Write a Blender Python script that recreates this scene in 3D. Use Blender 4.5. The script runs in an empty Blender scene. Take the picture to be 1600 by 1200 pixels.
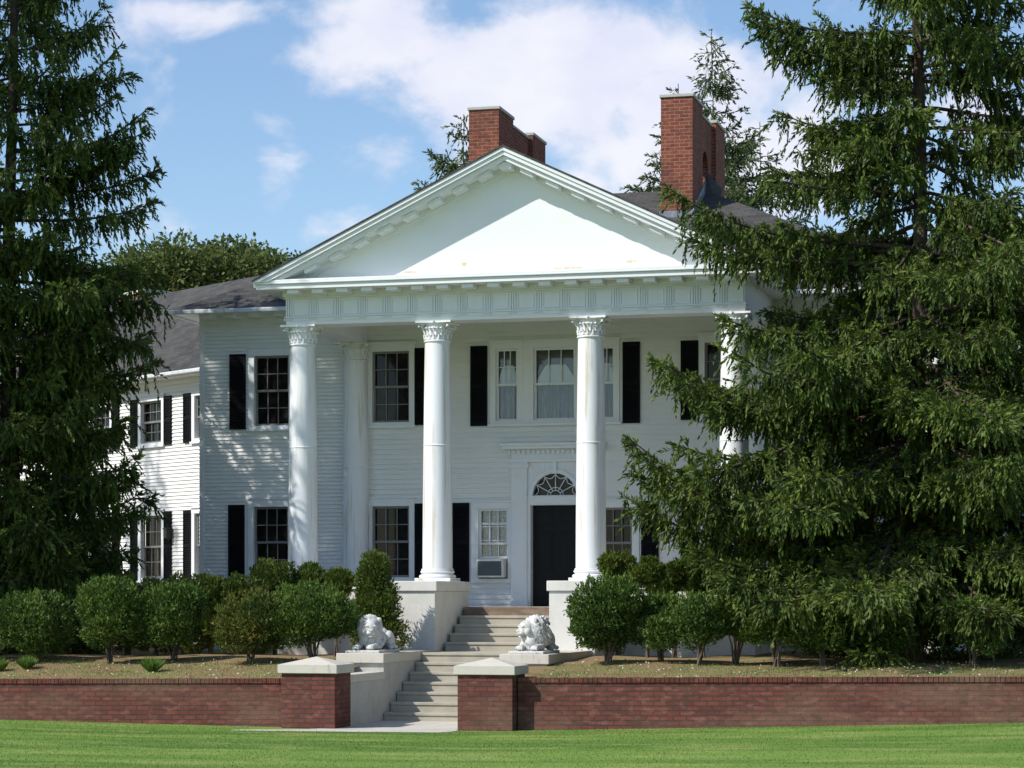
import bpy, math, random
import numpy as np
from mathutils import Vector, Matrix
C = bpy.context.scene
col = C.collection
R = math.radians

# ------------------------------------------------------------------ camera, sky, sun, exposure
TH = R(14.6); ct, st = math.cos(TH), math.sin(TH); FPX = 3720.0; HOR = 937.0
cam = bpy.data.cameras.new('camera'); camo = bpy.data.objects.new('camera', cam); col.objects.link(camo)
camo.location = (0, 0, 0); camo.rotation_euler = (R(90), 0, TH)
cam.sensor_width = 36; cam.lens = FPX / 1600 * 36; cam.shift_y = (HOR - 600) / 1600
cam.clip_start = 0.1; cam.clip_end = 5000
C.camera = camo
SUN_AZ, SUN_EL = R(49), R(43)      # azimuth left of the facade's normal, elevation
sdir = Vector((-math.sin(SUN_AZ) * math.cos(SUN_EL), -math.cos(SUN_AZ) * math.cos(SUN_EL), math.sin(SUN_EL)))
sun = bpy.data.lights.new('sun', 'SUN'); sun.energy = 4.5; sun.angle = R(0.5); sun.color = (1, .955, .89)
suno = bpy.data.objects.new('sun', sun); col.objects.link(suno)
suno.rotation_euler = sdir.to_track_quat('Z', 'Y').to_euler(); suno.location = (-30, -20, 40)
C.view_settings.view_transform = 'Standard'; C.view_settings.look = 'None'; C.view_settings.gamma = 1
C.view_settings.use_curve_mapping = False; C.view_settings.exposure = 0.2
C.render.engine = 'CYCLES'
C.cycles.max_bounces = 8; C.cycles.diffuse_bounces = 5; C.cycles.transparent_max_bounces = 8
C.cycles.use_denoising = True

wd = bpy.data.worlds.new('World'); C.world = wd; wd.use_nodes = True
nt = wd.node_tree; nt.nodes.clear()
def nn(t, ty, **k):
    n = t.nodes.new(ty)
    for a, b in k.items(): setattr(n, a, b)
    return n
def math_n(t, op, a, b=None, c=None):
    n = t.nodes.new('ShaderNodeMath'); n.operation = op
    for i, s in enumerate((a, b, c)):
        if s is None: continue
        if isinstance(s, (int, float)): n.inputs[i].default_value = s
        else: t.links.new(s, n.inputs[i])
    return n.outputs[0]
sky = nn(nt, 'ShaderNodeTexSky', sky_type='NISHITA', sun_disc=False, sun_elevation=SUN_EL,
         sun_rotation=math.atan2(sdir.x, sdir.y), air_density=1.0, dust_density=0.4, ozone_density=3.4, altitude=50)
tc = nn(nt, 'ShaderNodeTexCoord'); sp = nn(nt, 'ShaderNodeSeparateXYZ'); nt.links.new(tc.outputs['Generated'], sp.inputs[0])
az = math_n(nt, 'ARCTAN2', sp.outputs[0], sp.outputs[1]); el = math_n(nt, 'ARCSINE', sp.outputs[2])
cb = nn(nt, 'ShaderNodeCombineXYZ'); nt.links.new(az, cb.inputs[0]); nt.links.new(math_n(nt, 'MULTIPLY', el, 1.35), cb.inputs[1])
n1 = nn(nt, 'ShaderNodeTexNoise'); n1.inputs['Scale'].default_value = 21; n1.inputs['Detail'].default_value = 9; n1.inputs['Roughness'].default_value = .56; n1.inputs['Distortion'].default_value = .25
nt.links.new(cb.outputs[0], n1.inputs['Vector'])
# cloud banks: (azimuth, elevation, half width, half height, weight) in degrees
CL = [(-17.6,12.9,2.5,1.5,.62), (-15.6,12.0,2.6,1.9,.70), (-13.2,12.3,3.2,2.2,.74), (-10.6,11.4,3.2,2.2,.74), (-8.4,10.4,2.6,2.0,.70), (-18.6,13.9,2.4,.8,.50), (-22.0,13.7,2.2,.6,.46),
      (-20.3,10.3,.8,1.4,.46), (-19.2,8.8,1.3,.6,.34), (-13.0,9.6,2.6,1.0,.50), (-4.5,11.5,3,1.5,.4), (-45,11,10,3,.45), (-120,12,14,3,.4)]
acc = None
for a_, e_, w_, h_, k_ in CL:
    dx = math_n(nt, 'DIVIDE', math_n(nt, 'SUBTRACT', az, R(a_)), R(w_)); dy = math_n(nt, 'DIVIDE', math_n(nt, 'SUBTRACT', el, R(e_)), R(h_))
    r2 = math_n(nt, 'ADD', math_n(nt, 'MULTIPLY', dx, dx), math_n(nt, 'MULTIPLY', dy, dy))
    g = math_n(nt, 'MULTIPLY', math_n(nt, 'EXPONENT', math_n(nt, 'MULTIPLY', r2, -1.0)), k_)
    acc = g if acc is None else math_n(nt, 'MAXIMUM', acc, g)
dens = math_n(nt, 'ADD', math_n(nt, 'MULTIPLY', math_n(nt, 'SUBTRACT', n1.outputs[0], .5), 1.5), acc)
mr = nn(nt, 'ShaderNodeMapRange', interpolation_type='SMOOTHSTEP'); nt.links.new(dens, mr.inputs[0])
mr.inputs[1].default_value = .16; mr.inputs[2].default_value = .58; mr.inputs[4].default_value = .93
n2 = nn(nt, 'ShaderNodeTexNoise'); n2.inputs['Scale'].default_value = 26; n2.inputs['Detail'].default_value = 5; nt.links.new(cb.outputs[0], n2.inputs['Vector'])
cr = nn(nt, 'ShaderNodeValToRGB'); cr.color_ramp.elements[0].position = .35; cr.color_ramp.elements[0].color = (5.0, 5.15, 6.1, 1)
cr.color_ramp.elements[1].position = .65; cr.color_ramp.elements[1].color = (5.9, 5.9, 6.3, 1); nt.links.new(n2.outputs[0], cr.inputs[0])
mix = nn(nt, 'ShaderNodeMix', data_type='RGBA'); nt.links.new(mr.outputs[0], mix.inputs[0])
nt.links.new(sky.outputs[0], mix.inputs[6]); nt.links.new(cr.outputs[0], mix.inputs[7])
bg = nn(nt, 'ShaderNodeBackground'); bg.inputs[1].default_value = .14
wo = nn(nt, 'ShaderNodeOutputWorld'); nt.links.new(mix.outputs[2], bg.inputs[0]); nt.links.new(bg.outputs[0], wo.inputs[0])

# ------------------------------------------------------------------ helpers
ORG = {}
def empty(name, label, cat, loc, group=None, kind=None):
    o = bpy.data.objects.new(name, None); col.objects.link(o); o.location = loc; o.empty_display_size = .3
    o['label'] = label; o['category'] = cat
    if group: o['group'] = group
    if kind: o['kind'] = kind
    ORG[o.name] = Vector(loc); return o
def tag(o, label, cat, group=None, kind=None):
    if label: o['label'] = label
    if cat: o['category'] = cat
    if group: o['group'] = group
    if kind: o['kind'] = kind
    return o
def mesh_obj(name, V, F, mat, parent=None, smooth=False, uv=True, tint=None, bevel=0):
    """V: list/array of world points, F: list of faces or (n,4) array"""
    V = np.asarray(V, dtype=np.float64).reshape(-1, 3)
    off = ORG[parent.name] if parent else Vector((0, 0, 0))
    me = bpy.data.meshes.new(name)
    L = V - np.array(off)
    if isinstance(F, np.ndarray):
        nf, k = F.shape
        me.vertices.add(len(L)); me.vertices.foreach_set('co', L.ravel().astype(np.float32))
        me.loops.add(nf * k); me.loops.foreach_set('vertex_index', F.ravel().astype(np.int32))
        me.polygons.add(nf); me.polygons.foreach_set('loop_start', np.arange(0, nf * k, k, dtype=np.int32))
        me.polygons.foreach_set('loop_total', np.full(nf, k, dtype=np.int32))
        me.update(calc_edges=True)
        if smooth: me.polygons.foreach_set('use_smooth', np.ones(nf, dtype=bool))
    else:
        me.from_pydata(L.tolist(), [], F); me.update()
        if uv:
            ul = me.uv_layers.new(name='UVMap')
            for p in me.polygons:
                n = p.normal
                t = Vector((-n.y, n.x, 0))
                if t.length < 1e-4: t = Vector((1, 0, 0))
                t.normalize(); b = n.cross(t)
                if b.z < 0 and abs(n.z) < .999: b = -b; 
                for li in p.loop_indices:
                    co = V[me.loops[li].vertex_index]
                    ul.data[li].uv = (co[0]*t.x + co[1]*t.y + co[2]*t.z, co[0]*b.x + co[1]*b.y + co[2]*b.z)
        if smooth: me.polygons.foreach_set('use_smooth', [True] * len(me.polygons))
    if tint is not None:
        at = me.attributes.new('tint', 'FLOAT', 'POINT'); at.data.foreach_set('value', np.asarray(tint, dtype=np.float32))
    me.materials.append(mat)
    o = bpy.data.objects.new(name, me); col.objects.link(o)
    if parent: o.parent = parent
    ORG[o.name] = Vector(off)
    if bevel:
        m = o.modifiers.new('bevel', 'BEVEL'); m.width = bevel; m.segments = 2; m.limit_method = 'ANGLE'; m.angle_limit = R(40)
    return o

class Frame:
    """a vertical plane: s along it, d outward, z up"""
    def __init__(f, o, sd, n): f.o, f.sd, f.n = o, sd, n
    def __call__(f, s, d, z): return (f.o[0] + f.sd[0]*s + f.n[0]*d, f.o[1] + f.sd[1]*s + f.n[1]*d, z)
    def sx(f, x, d=0):           # s where the sight line of photo column x meets the plane
        a = (x - 800) / FPX; r = (-st + a*ct, ct + a*st)
        ox, oy = f.o[0] + f.n[0]*d, f.o[1] + f.n[1]*d
        # r*D = o + sd*s
        det = r[0]*(-f.sd[1]) + f.sd[0]*r[1]
        return (r[0]*(-oy) + ox*r[1]) / det * -1 if False else (ox*r[1] - oy*r[0]) / (f.sd[1]*r[0] - f.sd[0]*r[1])
    def z(f, x, y, d=0):
        s = f.sx(x, d); p = f(s, d, 0); D = -p[0]*st + p[1]*ct
        return (HOR - y) / FPX * D
ID = Frame((0, 0), (1, 0), (0, 1))       # s=x, d=y
class MB:
    def __init__(m, fr=None): m.v = []; m.f = []; m.fr = fr
    def P(m, p):
        m.v.append(m.fr(*p) if m.fr else tuple(p)); return len(m.v) - 1
    def face(m, pts): m.f.append([m.P(p) for p in pts])
    def hexa(m, p):   # 8 corners: bottom 4, top 4
        i = [m.P(q) for q in p]
        for a in ((3,2,1,0),(4,5,6,7),(0,1,5,4),(1,2,6,5),(2,3,7,6),(3,0,4,7)): m.f.append([i[k] for k in a])
    def box(m, a0, a1, b0, b1, c0, c1):
        m.hexa([(a0,b0,c0),(a1,b0,c0),(a1,b1,c0),(a0,b1,c0),(a0,b0,c1),(a1,b0,c1),(a1,b1,c1),(a0,b1,c1)])
    def prism(m, poly, b0, b1):   # poly in (first, third) axes, extruded along second
        n = len(poly); i = [m.P((p[0], b0, p[1])) for p in poly]; j = [m.P((p[0], b1, p[1])) for p in poly]
        m.f.append(i); m.f.append(j[::-1])
        for k in range(n): m.f.append([i[k], j[k], j[(k+1) % n], i[(k+1) % n]])
    def tube(m, pts, rad, n=8, cap=True):
        pts = [Vector(p) for p in pts]; rings = []
        for k, p in enumerate(pts):
            t = (pts[min(k+1, len(pts)-1)] - pts[max(k-1, 0)]).normalized()
            a = t.cross(Vector((0, 0, 1))) if abs(t.z) < .95 else t.cross(Vector((1, 0, 0)))
            a.normalize(); b = t.cross(a); r = rad[k] if isinstance(rad, (list, tuple, np.ndarray)) else rad
            rings.append([m.P(p + (a*math.cos(q) + b*math.sin(q))*r) for q in [2*math.pi*i/n for i in range(n)]])
        for k in range(len(rings)-1):
            for i in range(n): m.f.append([rings[k][i], rings[k][(i+1)%n], rings[k+1][(i+1)%n], rings[k+1][i]])
        if cap: m.f.append(rings[0][::-1]); m.f.append(rings[-1])
    def lathe(m, prof, cx, cy, n=32, a0=0, a1=2*math.pi):
        full = abs(a1 - a0 - 2*math.pi) < 1e-6; cnt = n if full else n+1
        rings = [[m.P((cx + r*math.cos(a0+(a1-a0)*i/n), cy + r*math.sin(a0+(a1-a0)*i/n), z)) for i in range(cnt)] for r, z in prof]
        for k in range(len(rings)-1):
            for i in range(n): m.f.append([rings[k][i], rings[k][(i+1)%cnt], rings[k+1][(i+1)%cnt], rings[k+1][i]])
        if full: m.f.append(rings[-1])
    def build(m, name, mat, parent=None, smooth=False, bevel=0):
        o = mesh_obj(name, m.v, m.f, mat, parent, False, True, None, bevel)
        import bmesh
        bm = bmesh.new(); bm.from_mesh(o.data); bmesh.ops.recalc_face_normals(bm, faces=bm.faces); bm.to_mesh(o.data); bm.free()
        if smooth:
            o.data.polygons.foreach_set('use_smooth', [True]*len(o.data.polygons))
            try: o.data.set_sharp_from_angle(angle=R(35))
            except Exception: pass
        return o

# ------------------------------------------------------------------ materials
def mat(name, color=(.8,.8,.8), rough=.6, spec=.3, noise=None, bump=None, extra=None, metal=0):
    m = bpy.data.materials.new(name); m.use_nodes = True; t = m.node_tree; b = t.nodes['Principled BSDF']
    b.inputs['Base Color'].default_value = (*color, 1); b.inputs['Roughness'].default_value = rough
    b.inputs['Specular IOR Level'].default_value = spec; b.inputs['Metallic'].default_value = metal
    c = None
    if noise:     # list of (scale vec, color2, lo, hi, amount)
        geo = nn(t, 'ShaderNodeNewGeometry'); c = None
        for sc, c2, lo, hi, am in noise:
            mp = nn(t, 'ShaderNodeMapping'); mp.inputs['Scale'].default_value = sc; t.links.new(geo.outputs['Position'], mp.inputs[0])
            no = nn(t, 'ShaderNodeTexNoise'); no.inputs['Scale'].default_value = 1; no.inputs['Detail'].default_value = 6; no.inputs['Roughness'].default_value = .62
            t.links.new(mp.outputs[0], no.inputs['Vector'])
            r = nn(t, 'ShaderNodeMapRange', interpolation_type='SMOOTHSTEP'); t.links.new(no.outputs[0], r.inputs[0])
            r.inputs[1].default_value = lo; r.inputs[2].default_value = hi; r.inputs[4].default_value = am
            mx = nn(t, 'ShaderNodeMix', data_type='RGBA'); t.links.new(r.outputs[0], mx.inputs[0])
            if c is None: mx.inputs[6].default_value = (*color, 1)
            else: t.links.new(c, mx.inputs[6])
            mx.inputs[7].default_value = (*c2, 1); c = mx.outputs[2]
        t.links.new(c, b.inputs['Base Color'])
    if bump:
        geo = nn(t, 'ShaderNodeNewGeometry'); no = nn(t, 'ShaderNodeTexNoise'); no.inputs['Scale'].default_value = bump[0]; no.inputs['Detail'].default_value = 5
        t.links.new(geo.outputs['Position'], no.inputs['Vector'])
        bu = nn(t, 'ShaderNodeBump'); bu.inputs['Strength'].default_value = bump[1]; bu.inputs['Distance'].default_value = bump[2]
        t.links.new(no.outputs[0], bu.inputs['Height']); t.links.new(bu.outputs[0], b.inputs['Normal'])
    return m
WP = (.80, .81, .80)
M = {}
M['clap'] = mat('white_clapboard_paint', (.81,.81,.785), .5, .3, [((1.2,1.2,7),(.70,.70,.67),.45,.75,.6), ((9,9,1.0),(.62,.60,.54),.62,.80,.35), ((.5,.5,.5),(.70,.72,.72),.4,.7,.4)], (60,.15,.004))
M['trim'] = mat('white_trim_paint', (.78,.80,.82), .45, .3, [((3,3,3),(.74,.74,.71),.45,.75,.6), ((14,14,1.5),(.60,.57,.50),.66,.82,.3)], (40,.1,.004))
M['column'] = mat('white_column_paint', (.79,.81,.83), .45, .35, [((1.5,1.5,1.5),(.74,.74,.72),.4,.7,.6), ((11,11,.40),(.50,.40,.25),.52,.66,.65), ((40,40,9),(.40,.33,.25),.76,.82,.5)], (30,.15,.004))
M['tymp'] = mat('white_board_paint', (.80,.82,.82), .5, .3, [((2.5,2.5,2.5),(.77,.77,.74),.45,.7,.6), ((2.0,2,4.5),(.70,.58,.33),.74,.78,.7)], (14,.1,.006))
t = M['tymp'].node_tree; b = t.nodes['Principled BSDF']; geo = nn(t, 'ShaderNodeNewGeometry'); sx_ = nn(t, 'ShaderNodeSeparateXYZ'); t.links.new(geo.outputs['Position'], sx_.inputs[0])
no = nn(t, 'ShaderNodeTexNoise'); no.inputs['Scale'].default_value = 14; no.inputs['Detail'].default_value = 5; t.links.new(geo.outputs['Position'], no.inputs['Vector']); blot = None
for bu0, bw0, ra, rb in ((-9.2, 6.42, .22, .06), (-12.48, 6.48, .07, .06), (-13.6, 6.36, .3, .03), (-10.4, 6.33, .5, .03)):   # patches where the paint has flaked
    dx = math_n(t, 'DIVIDE', math_n(t, 'SUBTRACT', sx_.outputs[0], bu0), ra); dy = math_n(t, 'DIVIDE', math_n(t, 'SUBTRACT', sx_.outputs[2], bw0), rb)
    g_ = math_n(t, 'EXPONENT', math_n(t, 'MULTIPLY', math_n(t, 'ADD', math_n(t, 'MULTIPLY', dx, dx), math_n(t, 'MULTIPLY', dy, dy)), -1.0)); blot = g_ if blot is None else math_n(t, 'MAXIMUM', blot, g_)
r = nn(t, 'ShaderNodeMapRange', interpolation_type='SMOOTHSTEP'); t.links.new(math_n(t, 'MULTIPLY', blot, no.outputs[0]), r.inputs[0]); r.inputs[1].default_value = .28; r.inputs[2].default_value = .42; r.inputs[4].default_value = .8
mx = nn(t, 'ShaderNodeMix', data_type='RGBA'); t.links.new(r.outputs[0], mx.inputs[0]); t.links.new(b.inputs['Base Color'].links[0].from_socket, mx.inputs[6]); mx.inputs[7].default_value = (.62,.46,.22,1); t.links.new(mx.outputs[2], b.inputs['Base Color'])
M['conc'] = mat('pale_painted_concrete', (.46,.45,.41), .85, .2, [((2,2,2),(.36,.35,.31),.42,.7,.7), ((7,7,1.1),(.26,.25,.21),.55,.78,.55), ((16,16,16),(.66,.65,.62),.5,.75,.5)], (50,.4,.006))
M['pedestal'] = mat('white_stucco', (.66,.65,.61), .8, .2, [((2,2,2),(.54,.52,.47),.42,.7,.6), ((8,8,1.1),(.36,.34,.29),.60,.82,.45), ((18,18,18),(.76,.75,.73),.5,.75,.5)], (50,.4,.006))
M['cap'] = mat('weathered_cap_concrete', (.56,.52,.45), .85, .2, [((6,6,6),(.50,.49,.43),.42,.7,.7), ((9,9,3),(.22,.22,.18),.58,.76,.7)], (60,.4,.006))
M['step'] = mat('step_concrete', (.42,.385,.31), .85, .2, [((3,3,3),(.30,.285,.24),.4,.7,.7), ((14,14,14),(.28,.26,.21),.6,.8,.5)], (60,.4,.005))
M['path'] = mat('path_concrete', (.52,.50,.44), .9, .2, [((2,2,2),(.40,.38,.33),.4,.7,.7)], (60,.4,.005))
M['statue'] = mat('grey_cast_stone', (.58,.57,.54), .75, .25, [((14,14,14),(.26,.27,.26),.50,.64,.8), ((40,40,40),(.66,.66,.65),.5,.7,.5)], (90,.6,.008))
M['shutter'] = mat('black_shutter_paint', (.007,.008,.010), .7, .08, [((4,4,4),(.011,.012,.014),.4,.7,.8)])
M['door'] = mat('black_door_paint', (.006,.006,.008), .45, .2)
M['gut'] = mat('gutter_metal', (.62,.66,.67), .45, .4, [((6,6,6),(.42,.44,.43),.45,.7,.8)])
M['flash'] = mat('lead_flashing', (.20,.23,.26), .4, .5, [((8,8,8),(.36,.38,.40),.45,.7,.8)], metal=.3)
M['soil'] = mat('terrace_soil_grass', (.25,.165,.095), .95, .1, [((1.1,2.4,1),(.20,.22,.07),.44,.60,.72), ((9,14,9),(.26,.20,.12),.5,.7,.7), ((45,60,45),(.42,.38,.27),.66,.72,.8), ((.9,4,1),(.19,.10,.055),.52,.68,.75)], (30,.8,.03))
M['dark'] = mat('dark_room', (.012,.012,.012), .9, .1)
M['rubber'] = mat('ac_grille', (.10,.12,.14), .6, .3)
M['acbox'] = mat('ac_housing', (.62,.62,.58), .5, .3, [((9,9,9),(.5,.49,.44),.45,.7,.7)])
M['bark'] = mat('spruce_bark', (.10,.078,.060), .95, .1, [((9,9,2.5),(.05,.038,.03),.4,.65,.9), ((4,4,4),(.16,.145,.12),.55,.75,.6)], (22,1,.03))
M['twig'] = mat('grey_twig_bark', (.14,.115,.088), .95, .1, [((6,6,6),(.11,.09,.07),.4,.65,.8)])
M['teal'] = mat('teal_canvas', (.22,.48,.44), .8, .2, [((5,5,5),(.30,.56,.50),.4,.7,.6)])
M['curtain'] = mat('lace_curtain', (.62,.64,.63), .9, .1, [((26,26,26),(.30,.32,.33),.42,.62,.75)])
M['sky_reflection'] = mat('painted_sky_reflection', (.84,.90,.96), .8, .2)  # pale colour stands in for sky reflected in the upper sashes
M['sheer'] = mat('grey_sheer_curtain', (.24,.28,.32), .9, .1, [((24,4,3),(.36,.40,.43),.45,.65,.8)])
M['valance'] = mat('scalloped_valance', (.15,.16,.15), .9, .1)
M['litter'] = mat('fallen_pale_leaves', (.45,.38,.25), .9, .1, [((9,9,9),(.62,.58,.48),.4,.6,1)])
M['woodst'] = mat('worn_brown_step', (.17,.12,.085), .8, .2, [((3,9,9),(.26,.20,.15),.45,.65,.8)])
M['bars'] = mat('storm_dimmed_sash', (.22,.22,.21), .5, .3)  # storm-glass dimming of the white sashes put into the colour
M['lamp'] = mat('black_iron', (.02,.02,.02), .5, .4)

# window glass: unlit room put into the pane colour for plain sashes, see-through for curtained ones
M['glass'] = mat('dark_window_glass', (.010,.009,.009), .06, .22, [((5,5,5),(.028,.022,.018),.45,.65,.8)])
g = bpy.data.materials.new('clear_window_glass'); g.use_nodes = True; t = g.node_tree; t.nodes.clear()
fr_ = nn(t, 'ShaderNodeFresnel'); fr_.inputs[0].default_value = 1.5; tr = nn(t, 'ShaderNodeBsdfTransparent'); tr.inputs[0].default_value = (.97,.98,.98,1)
gl = nn(t, 'ShaderNodeBsdfGlossy'); gl.inputs['Roughness'].default_value = .03; ms = nn(t, 'ShaderNodeMixShader'); ou = nn(t, 'ShaderNodeOutputMaterial')
t.links.new(fr_.outputs[0], ms.inputs[0]); t.links.new(tr.outputs[0], ms.inputs[1]); t.links.new(gl.outputs[0], ms.inputs[2]); t.links.new(ms.outputs[0], ou.inputs[0])
M['clear'] = g

def brick_mat(name, c1, c2, mortar, bw, rh, ms, stain=None, bumpd=.006):
    m = mat(name, c1, .88, .15); t = m.node_tree; b = t.nodes['Principled BSDF']
    uv = nn(t, 'ShaderNodeUVMap'); br = nn(t, 'ShaderNodeTexBrick'); t.links.new(uv.outputs[0], br.inputs['Vector'])
    br.inputs['Scale'].default_value = 1; br.inputs['Brick Width'].default_value = bw; br.inputs['Row Height'].default_value = rh
    br.inputs['Mortar Size'].default_value = ms; br.inputs['Mortar Smooth'].default_value = .2; br.inputs['Bias'].default_value = 0
    br.inputs['Color1'].default_value = (*c1, 1); br.inputs['Color2'].default_value = (*c2, 1); br.inputs['Mortar'].default_value = (*mortar, 1)
    geo = nn(t, 'ShaderNodeNewGeometry'); c = br.outputs['Color']
    for sc, c3, lo, hi, am in (stain or []):
        mp = nn(t, 'ShaderNodeMapping'); mp.inputs['Scale'].default_value = sc; t.links.new(geo.outputs['Position'], mp.inputs[0])
        no = nn(t, 'ShaderNodeTexNoise'); no.inputs['Detail'].default_value = 6; no.inputs['Scale'].default_value = 1; t.links.new(mp.outputs[0], no.inputs['Vector'])
        r = nn(t, 'ShaderNodeMapRange'); t.links.new(no.outputs[0], r.inputs[0]); r.inputs[1].default_value = lo; r.inputs[2].default_value = hi; r.inputs[4].default_value = am
        mx = nn(t, 'ShaderNodeMix', data_type='RGBA'); t.links.new(r.outputs[0], mx.inputs[0]); t.links.new(c, mx.inputs[6]); mx.inputs[7].default_value = (*c3, 1); c = mx.outputs[2]
    t.links.new(c, b.inputs['Base Color'])
    bu = nn(t, 'ShaderNodeBump', invert=True); bu.inputs['Strength'].default_value = .8; bu.inputs['Distance'].default_value = bumpd
    t.links.new(br.outputs['Fac'], bu.inputs['Height']); t.links.new(bu.outputs[0], b.inputs['Normal'])
    return m
STN = [((.45,.45,1.6),(.19,.125,.085),.46,.64,.50), ((5,5,13),(.30,.14,.115),.54,.70,.45), ((7,7,14),(.07,.036,.03),.52,.68,.5), ((3,3,1.2),(.075,.05,.036),.58,.72,.55)]
M['brick'] = brick_mat('red_garden_brick', (.178,.056,.042), (.122,.040,.032), (.060,.048,.042), .212, .0775, .0105, STN)
M['brick_top'] = brick_mat('rowlock_brick', (.17,.048,.034), (.085,.032,.026), (.07,.05,.04), .0775, .4, .006, STN)
M['chim'] = brick_mat('orange_chimney_brick', (.25,.072,.042), (.165,.048,.032), (.30,.21,.16), .215, .080, .008, [((5,5,12),(.33,.12,.075),.48,.66,.6), ((7,7,12),(.085,.04,.032),.52,.68,.6), ((1.5,1.5,.8),(.10,.055,.042),.5,.7,.5)])
M['shingle'] = brick_mat('grey_asphalt_shingle', (.090,.087,.082), (.052,.051,.050), (.028,.028,.028), .30, .14, .005, [((.6,.6,.6),(.10,.096,.088),.45,.7,.5), ((30,30,30),(.045,.045,.05),.5,.7,.5)])

# lawn
m = mat('mown_lawn', (.19,.29,.055), .85, .15); t = m.node_tree; b = t.nodes['Principled BSDF']; geo = nn(t, 'ShaderNodeNewGeometry'); c = None
for sc, c2, lo, hi, am in [((.05,.62,1),(.082,.165,.026),.45,.60,.95), ((.5,1.6,1),(.25,.30,.085),.48,.66,.75), ((14,22,14),(.12,.18,.04),.45,.7,.7), ((60,60,60),(.2,.27,.08),.55,.75,.6)]:
    mp = nn(t, 'ShaderNodeMapping'); mp.inputs['Scale'].default_value = sc; mp.inputs['Rotation'].default_value = (0,0,R(-8)); t.links.new(geo.outputs['Position'], mp.inputs[0])
    no = nn(t, 'ShaderNodeTexNoise'); no.inputs['Scale'].default_value = 1; no.inputs['Detail'].default_value = 6; t.links.new(mp.outputs[0], no.inputs['Vector'])
    r = nn(t, 'ShaderNodeMapRange', interpolation_type='SMOOTHSTEP'); t.links.new(no.outputs[0], r.inputs[0]); r.inputs[1].default_value = lo; r.inputs[2].default_value = hi; r.inputs[4].default_value = am
    mx = nn(t, 'ShaderNodeMix', data_type='RGBA'); t.links.new(r.outputs[0], mx.inputs[0])
    if c is None: mx.inputs[6].default_value = (.155,.25,.048,1)
    else: t.links.new(c, mx.inputs[6])
    mx.inputs[7].default_value = (*c2, 1); c = mx.outputs[2]
t.links.new(c, b.inputs['Base Color']); M['lawn'] = m

def leaf_mat(name, c1, c2, c3, trans=.25):
    """tint attribute 0..1 runs dark to light; a large noise makes clumps differ"""
    m = bpy.data.materials.new(name); m.use_nodes = True; t = m.node_tree; b = t.nodes['Principled BSDF']; out = t.nodes['Material Output']
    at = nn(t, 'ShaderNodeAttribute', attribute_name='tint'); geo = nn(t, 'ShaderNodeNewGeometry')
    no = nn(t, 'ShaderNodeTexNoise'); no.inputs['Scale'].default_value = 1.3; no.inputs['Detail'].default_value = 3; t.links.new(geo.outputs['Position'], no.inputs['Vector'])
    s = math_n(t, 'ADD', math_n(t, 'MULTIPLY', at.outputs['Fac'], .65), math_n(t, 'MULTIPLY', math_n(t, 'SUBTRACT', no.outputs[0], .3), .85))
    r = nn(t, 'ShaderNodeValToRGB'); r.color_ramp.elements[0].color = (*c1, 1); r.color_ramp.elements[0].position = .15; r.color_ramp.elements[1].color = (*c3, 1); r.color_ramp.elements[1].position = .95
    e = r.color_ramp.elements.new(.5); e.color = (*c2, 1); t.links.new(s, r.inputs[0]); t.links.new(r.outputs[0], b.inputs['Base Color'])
    b.inputs['Roughness'].default_value = .6; b.inputs['Specular IOR Level'].default_value = .25
    tl = nn(t, 'ShaderNodeBsdfTranslucent'); t.links.new(r.outputs[0], tl.inputs[0]); mx = nn(t, 'ShaderNodeMixShader'); mx.inputs[0].default_value = trans
    t.links.new(b.outputs[0], mx.inputs[1]); t.links.new(tl.outputs[0], mx.inputs[2]); t.links.new(mx.outputs[0], out.inputs[0])
    return m
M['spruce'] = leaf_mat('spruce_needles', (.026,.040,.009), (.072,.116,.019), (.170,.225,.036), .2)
M['bush'] = leaf_mat('dark_shrub_leaves', (.026,.055,.012), (.070,.138,.024), (.170,.235,.042), .25)
M['bush_orange'] = leaf_mat('shrub_leaves_turning', (.024,.050,.010), (.072,.120,.022), (.26,.20,.042), .25)
M['thuja'] = leaf_mat('cedar_sprays', (.035,.060,.012), (.080,.125,.018), (.165,.20,.030), .25)
M['oak'] = leaf_mat('oak_leaves', (.055,.080,.020), (.110,.150,.038), (.195,.225,.065), .35)
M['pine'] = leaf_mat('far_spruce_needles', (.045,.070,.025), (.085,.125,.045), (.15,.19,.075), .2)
M['blade'] = leaf_mat('grass_blades', (.06,.13,.02), (.11,.21,.035), (.20,.29,.07), .3)

# ------------------------------------------------------------------ levels of the place (metres; the eye is at 0)
U0 = -11.56                                    # the house's axis
VW, VC = 47.9, 44.5                            # facade wall, column line
COLS = [U0-4.30, U0-1.53, U0+1.53, U0+4.30]
FLOOR = -.14; PED = .35; ARCH = 5.40
WALLF = Frame((0, VW), (1, 0), (0, -1))
def wall_top(u): return -1.256 + .0104*(u + 9.5)
def lawn_z(u, v):
    k = min(max((v - 22) / 14.9, 0), 1); k = k*k*(3 - 2*k)
    a = -2.10
    if u > -9.5: a += .23*min((u + 9.5)/8, 1.3)*k
    if u < -13.5: a += .06*min((-13.5 - u)/5, 1.5)*k
    return a

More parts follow.
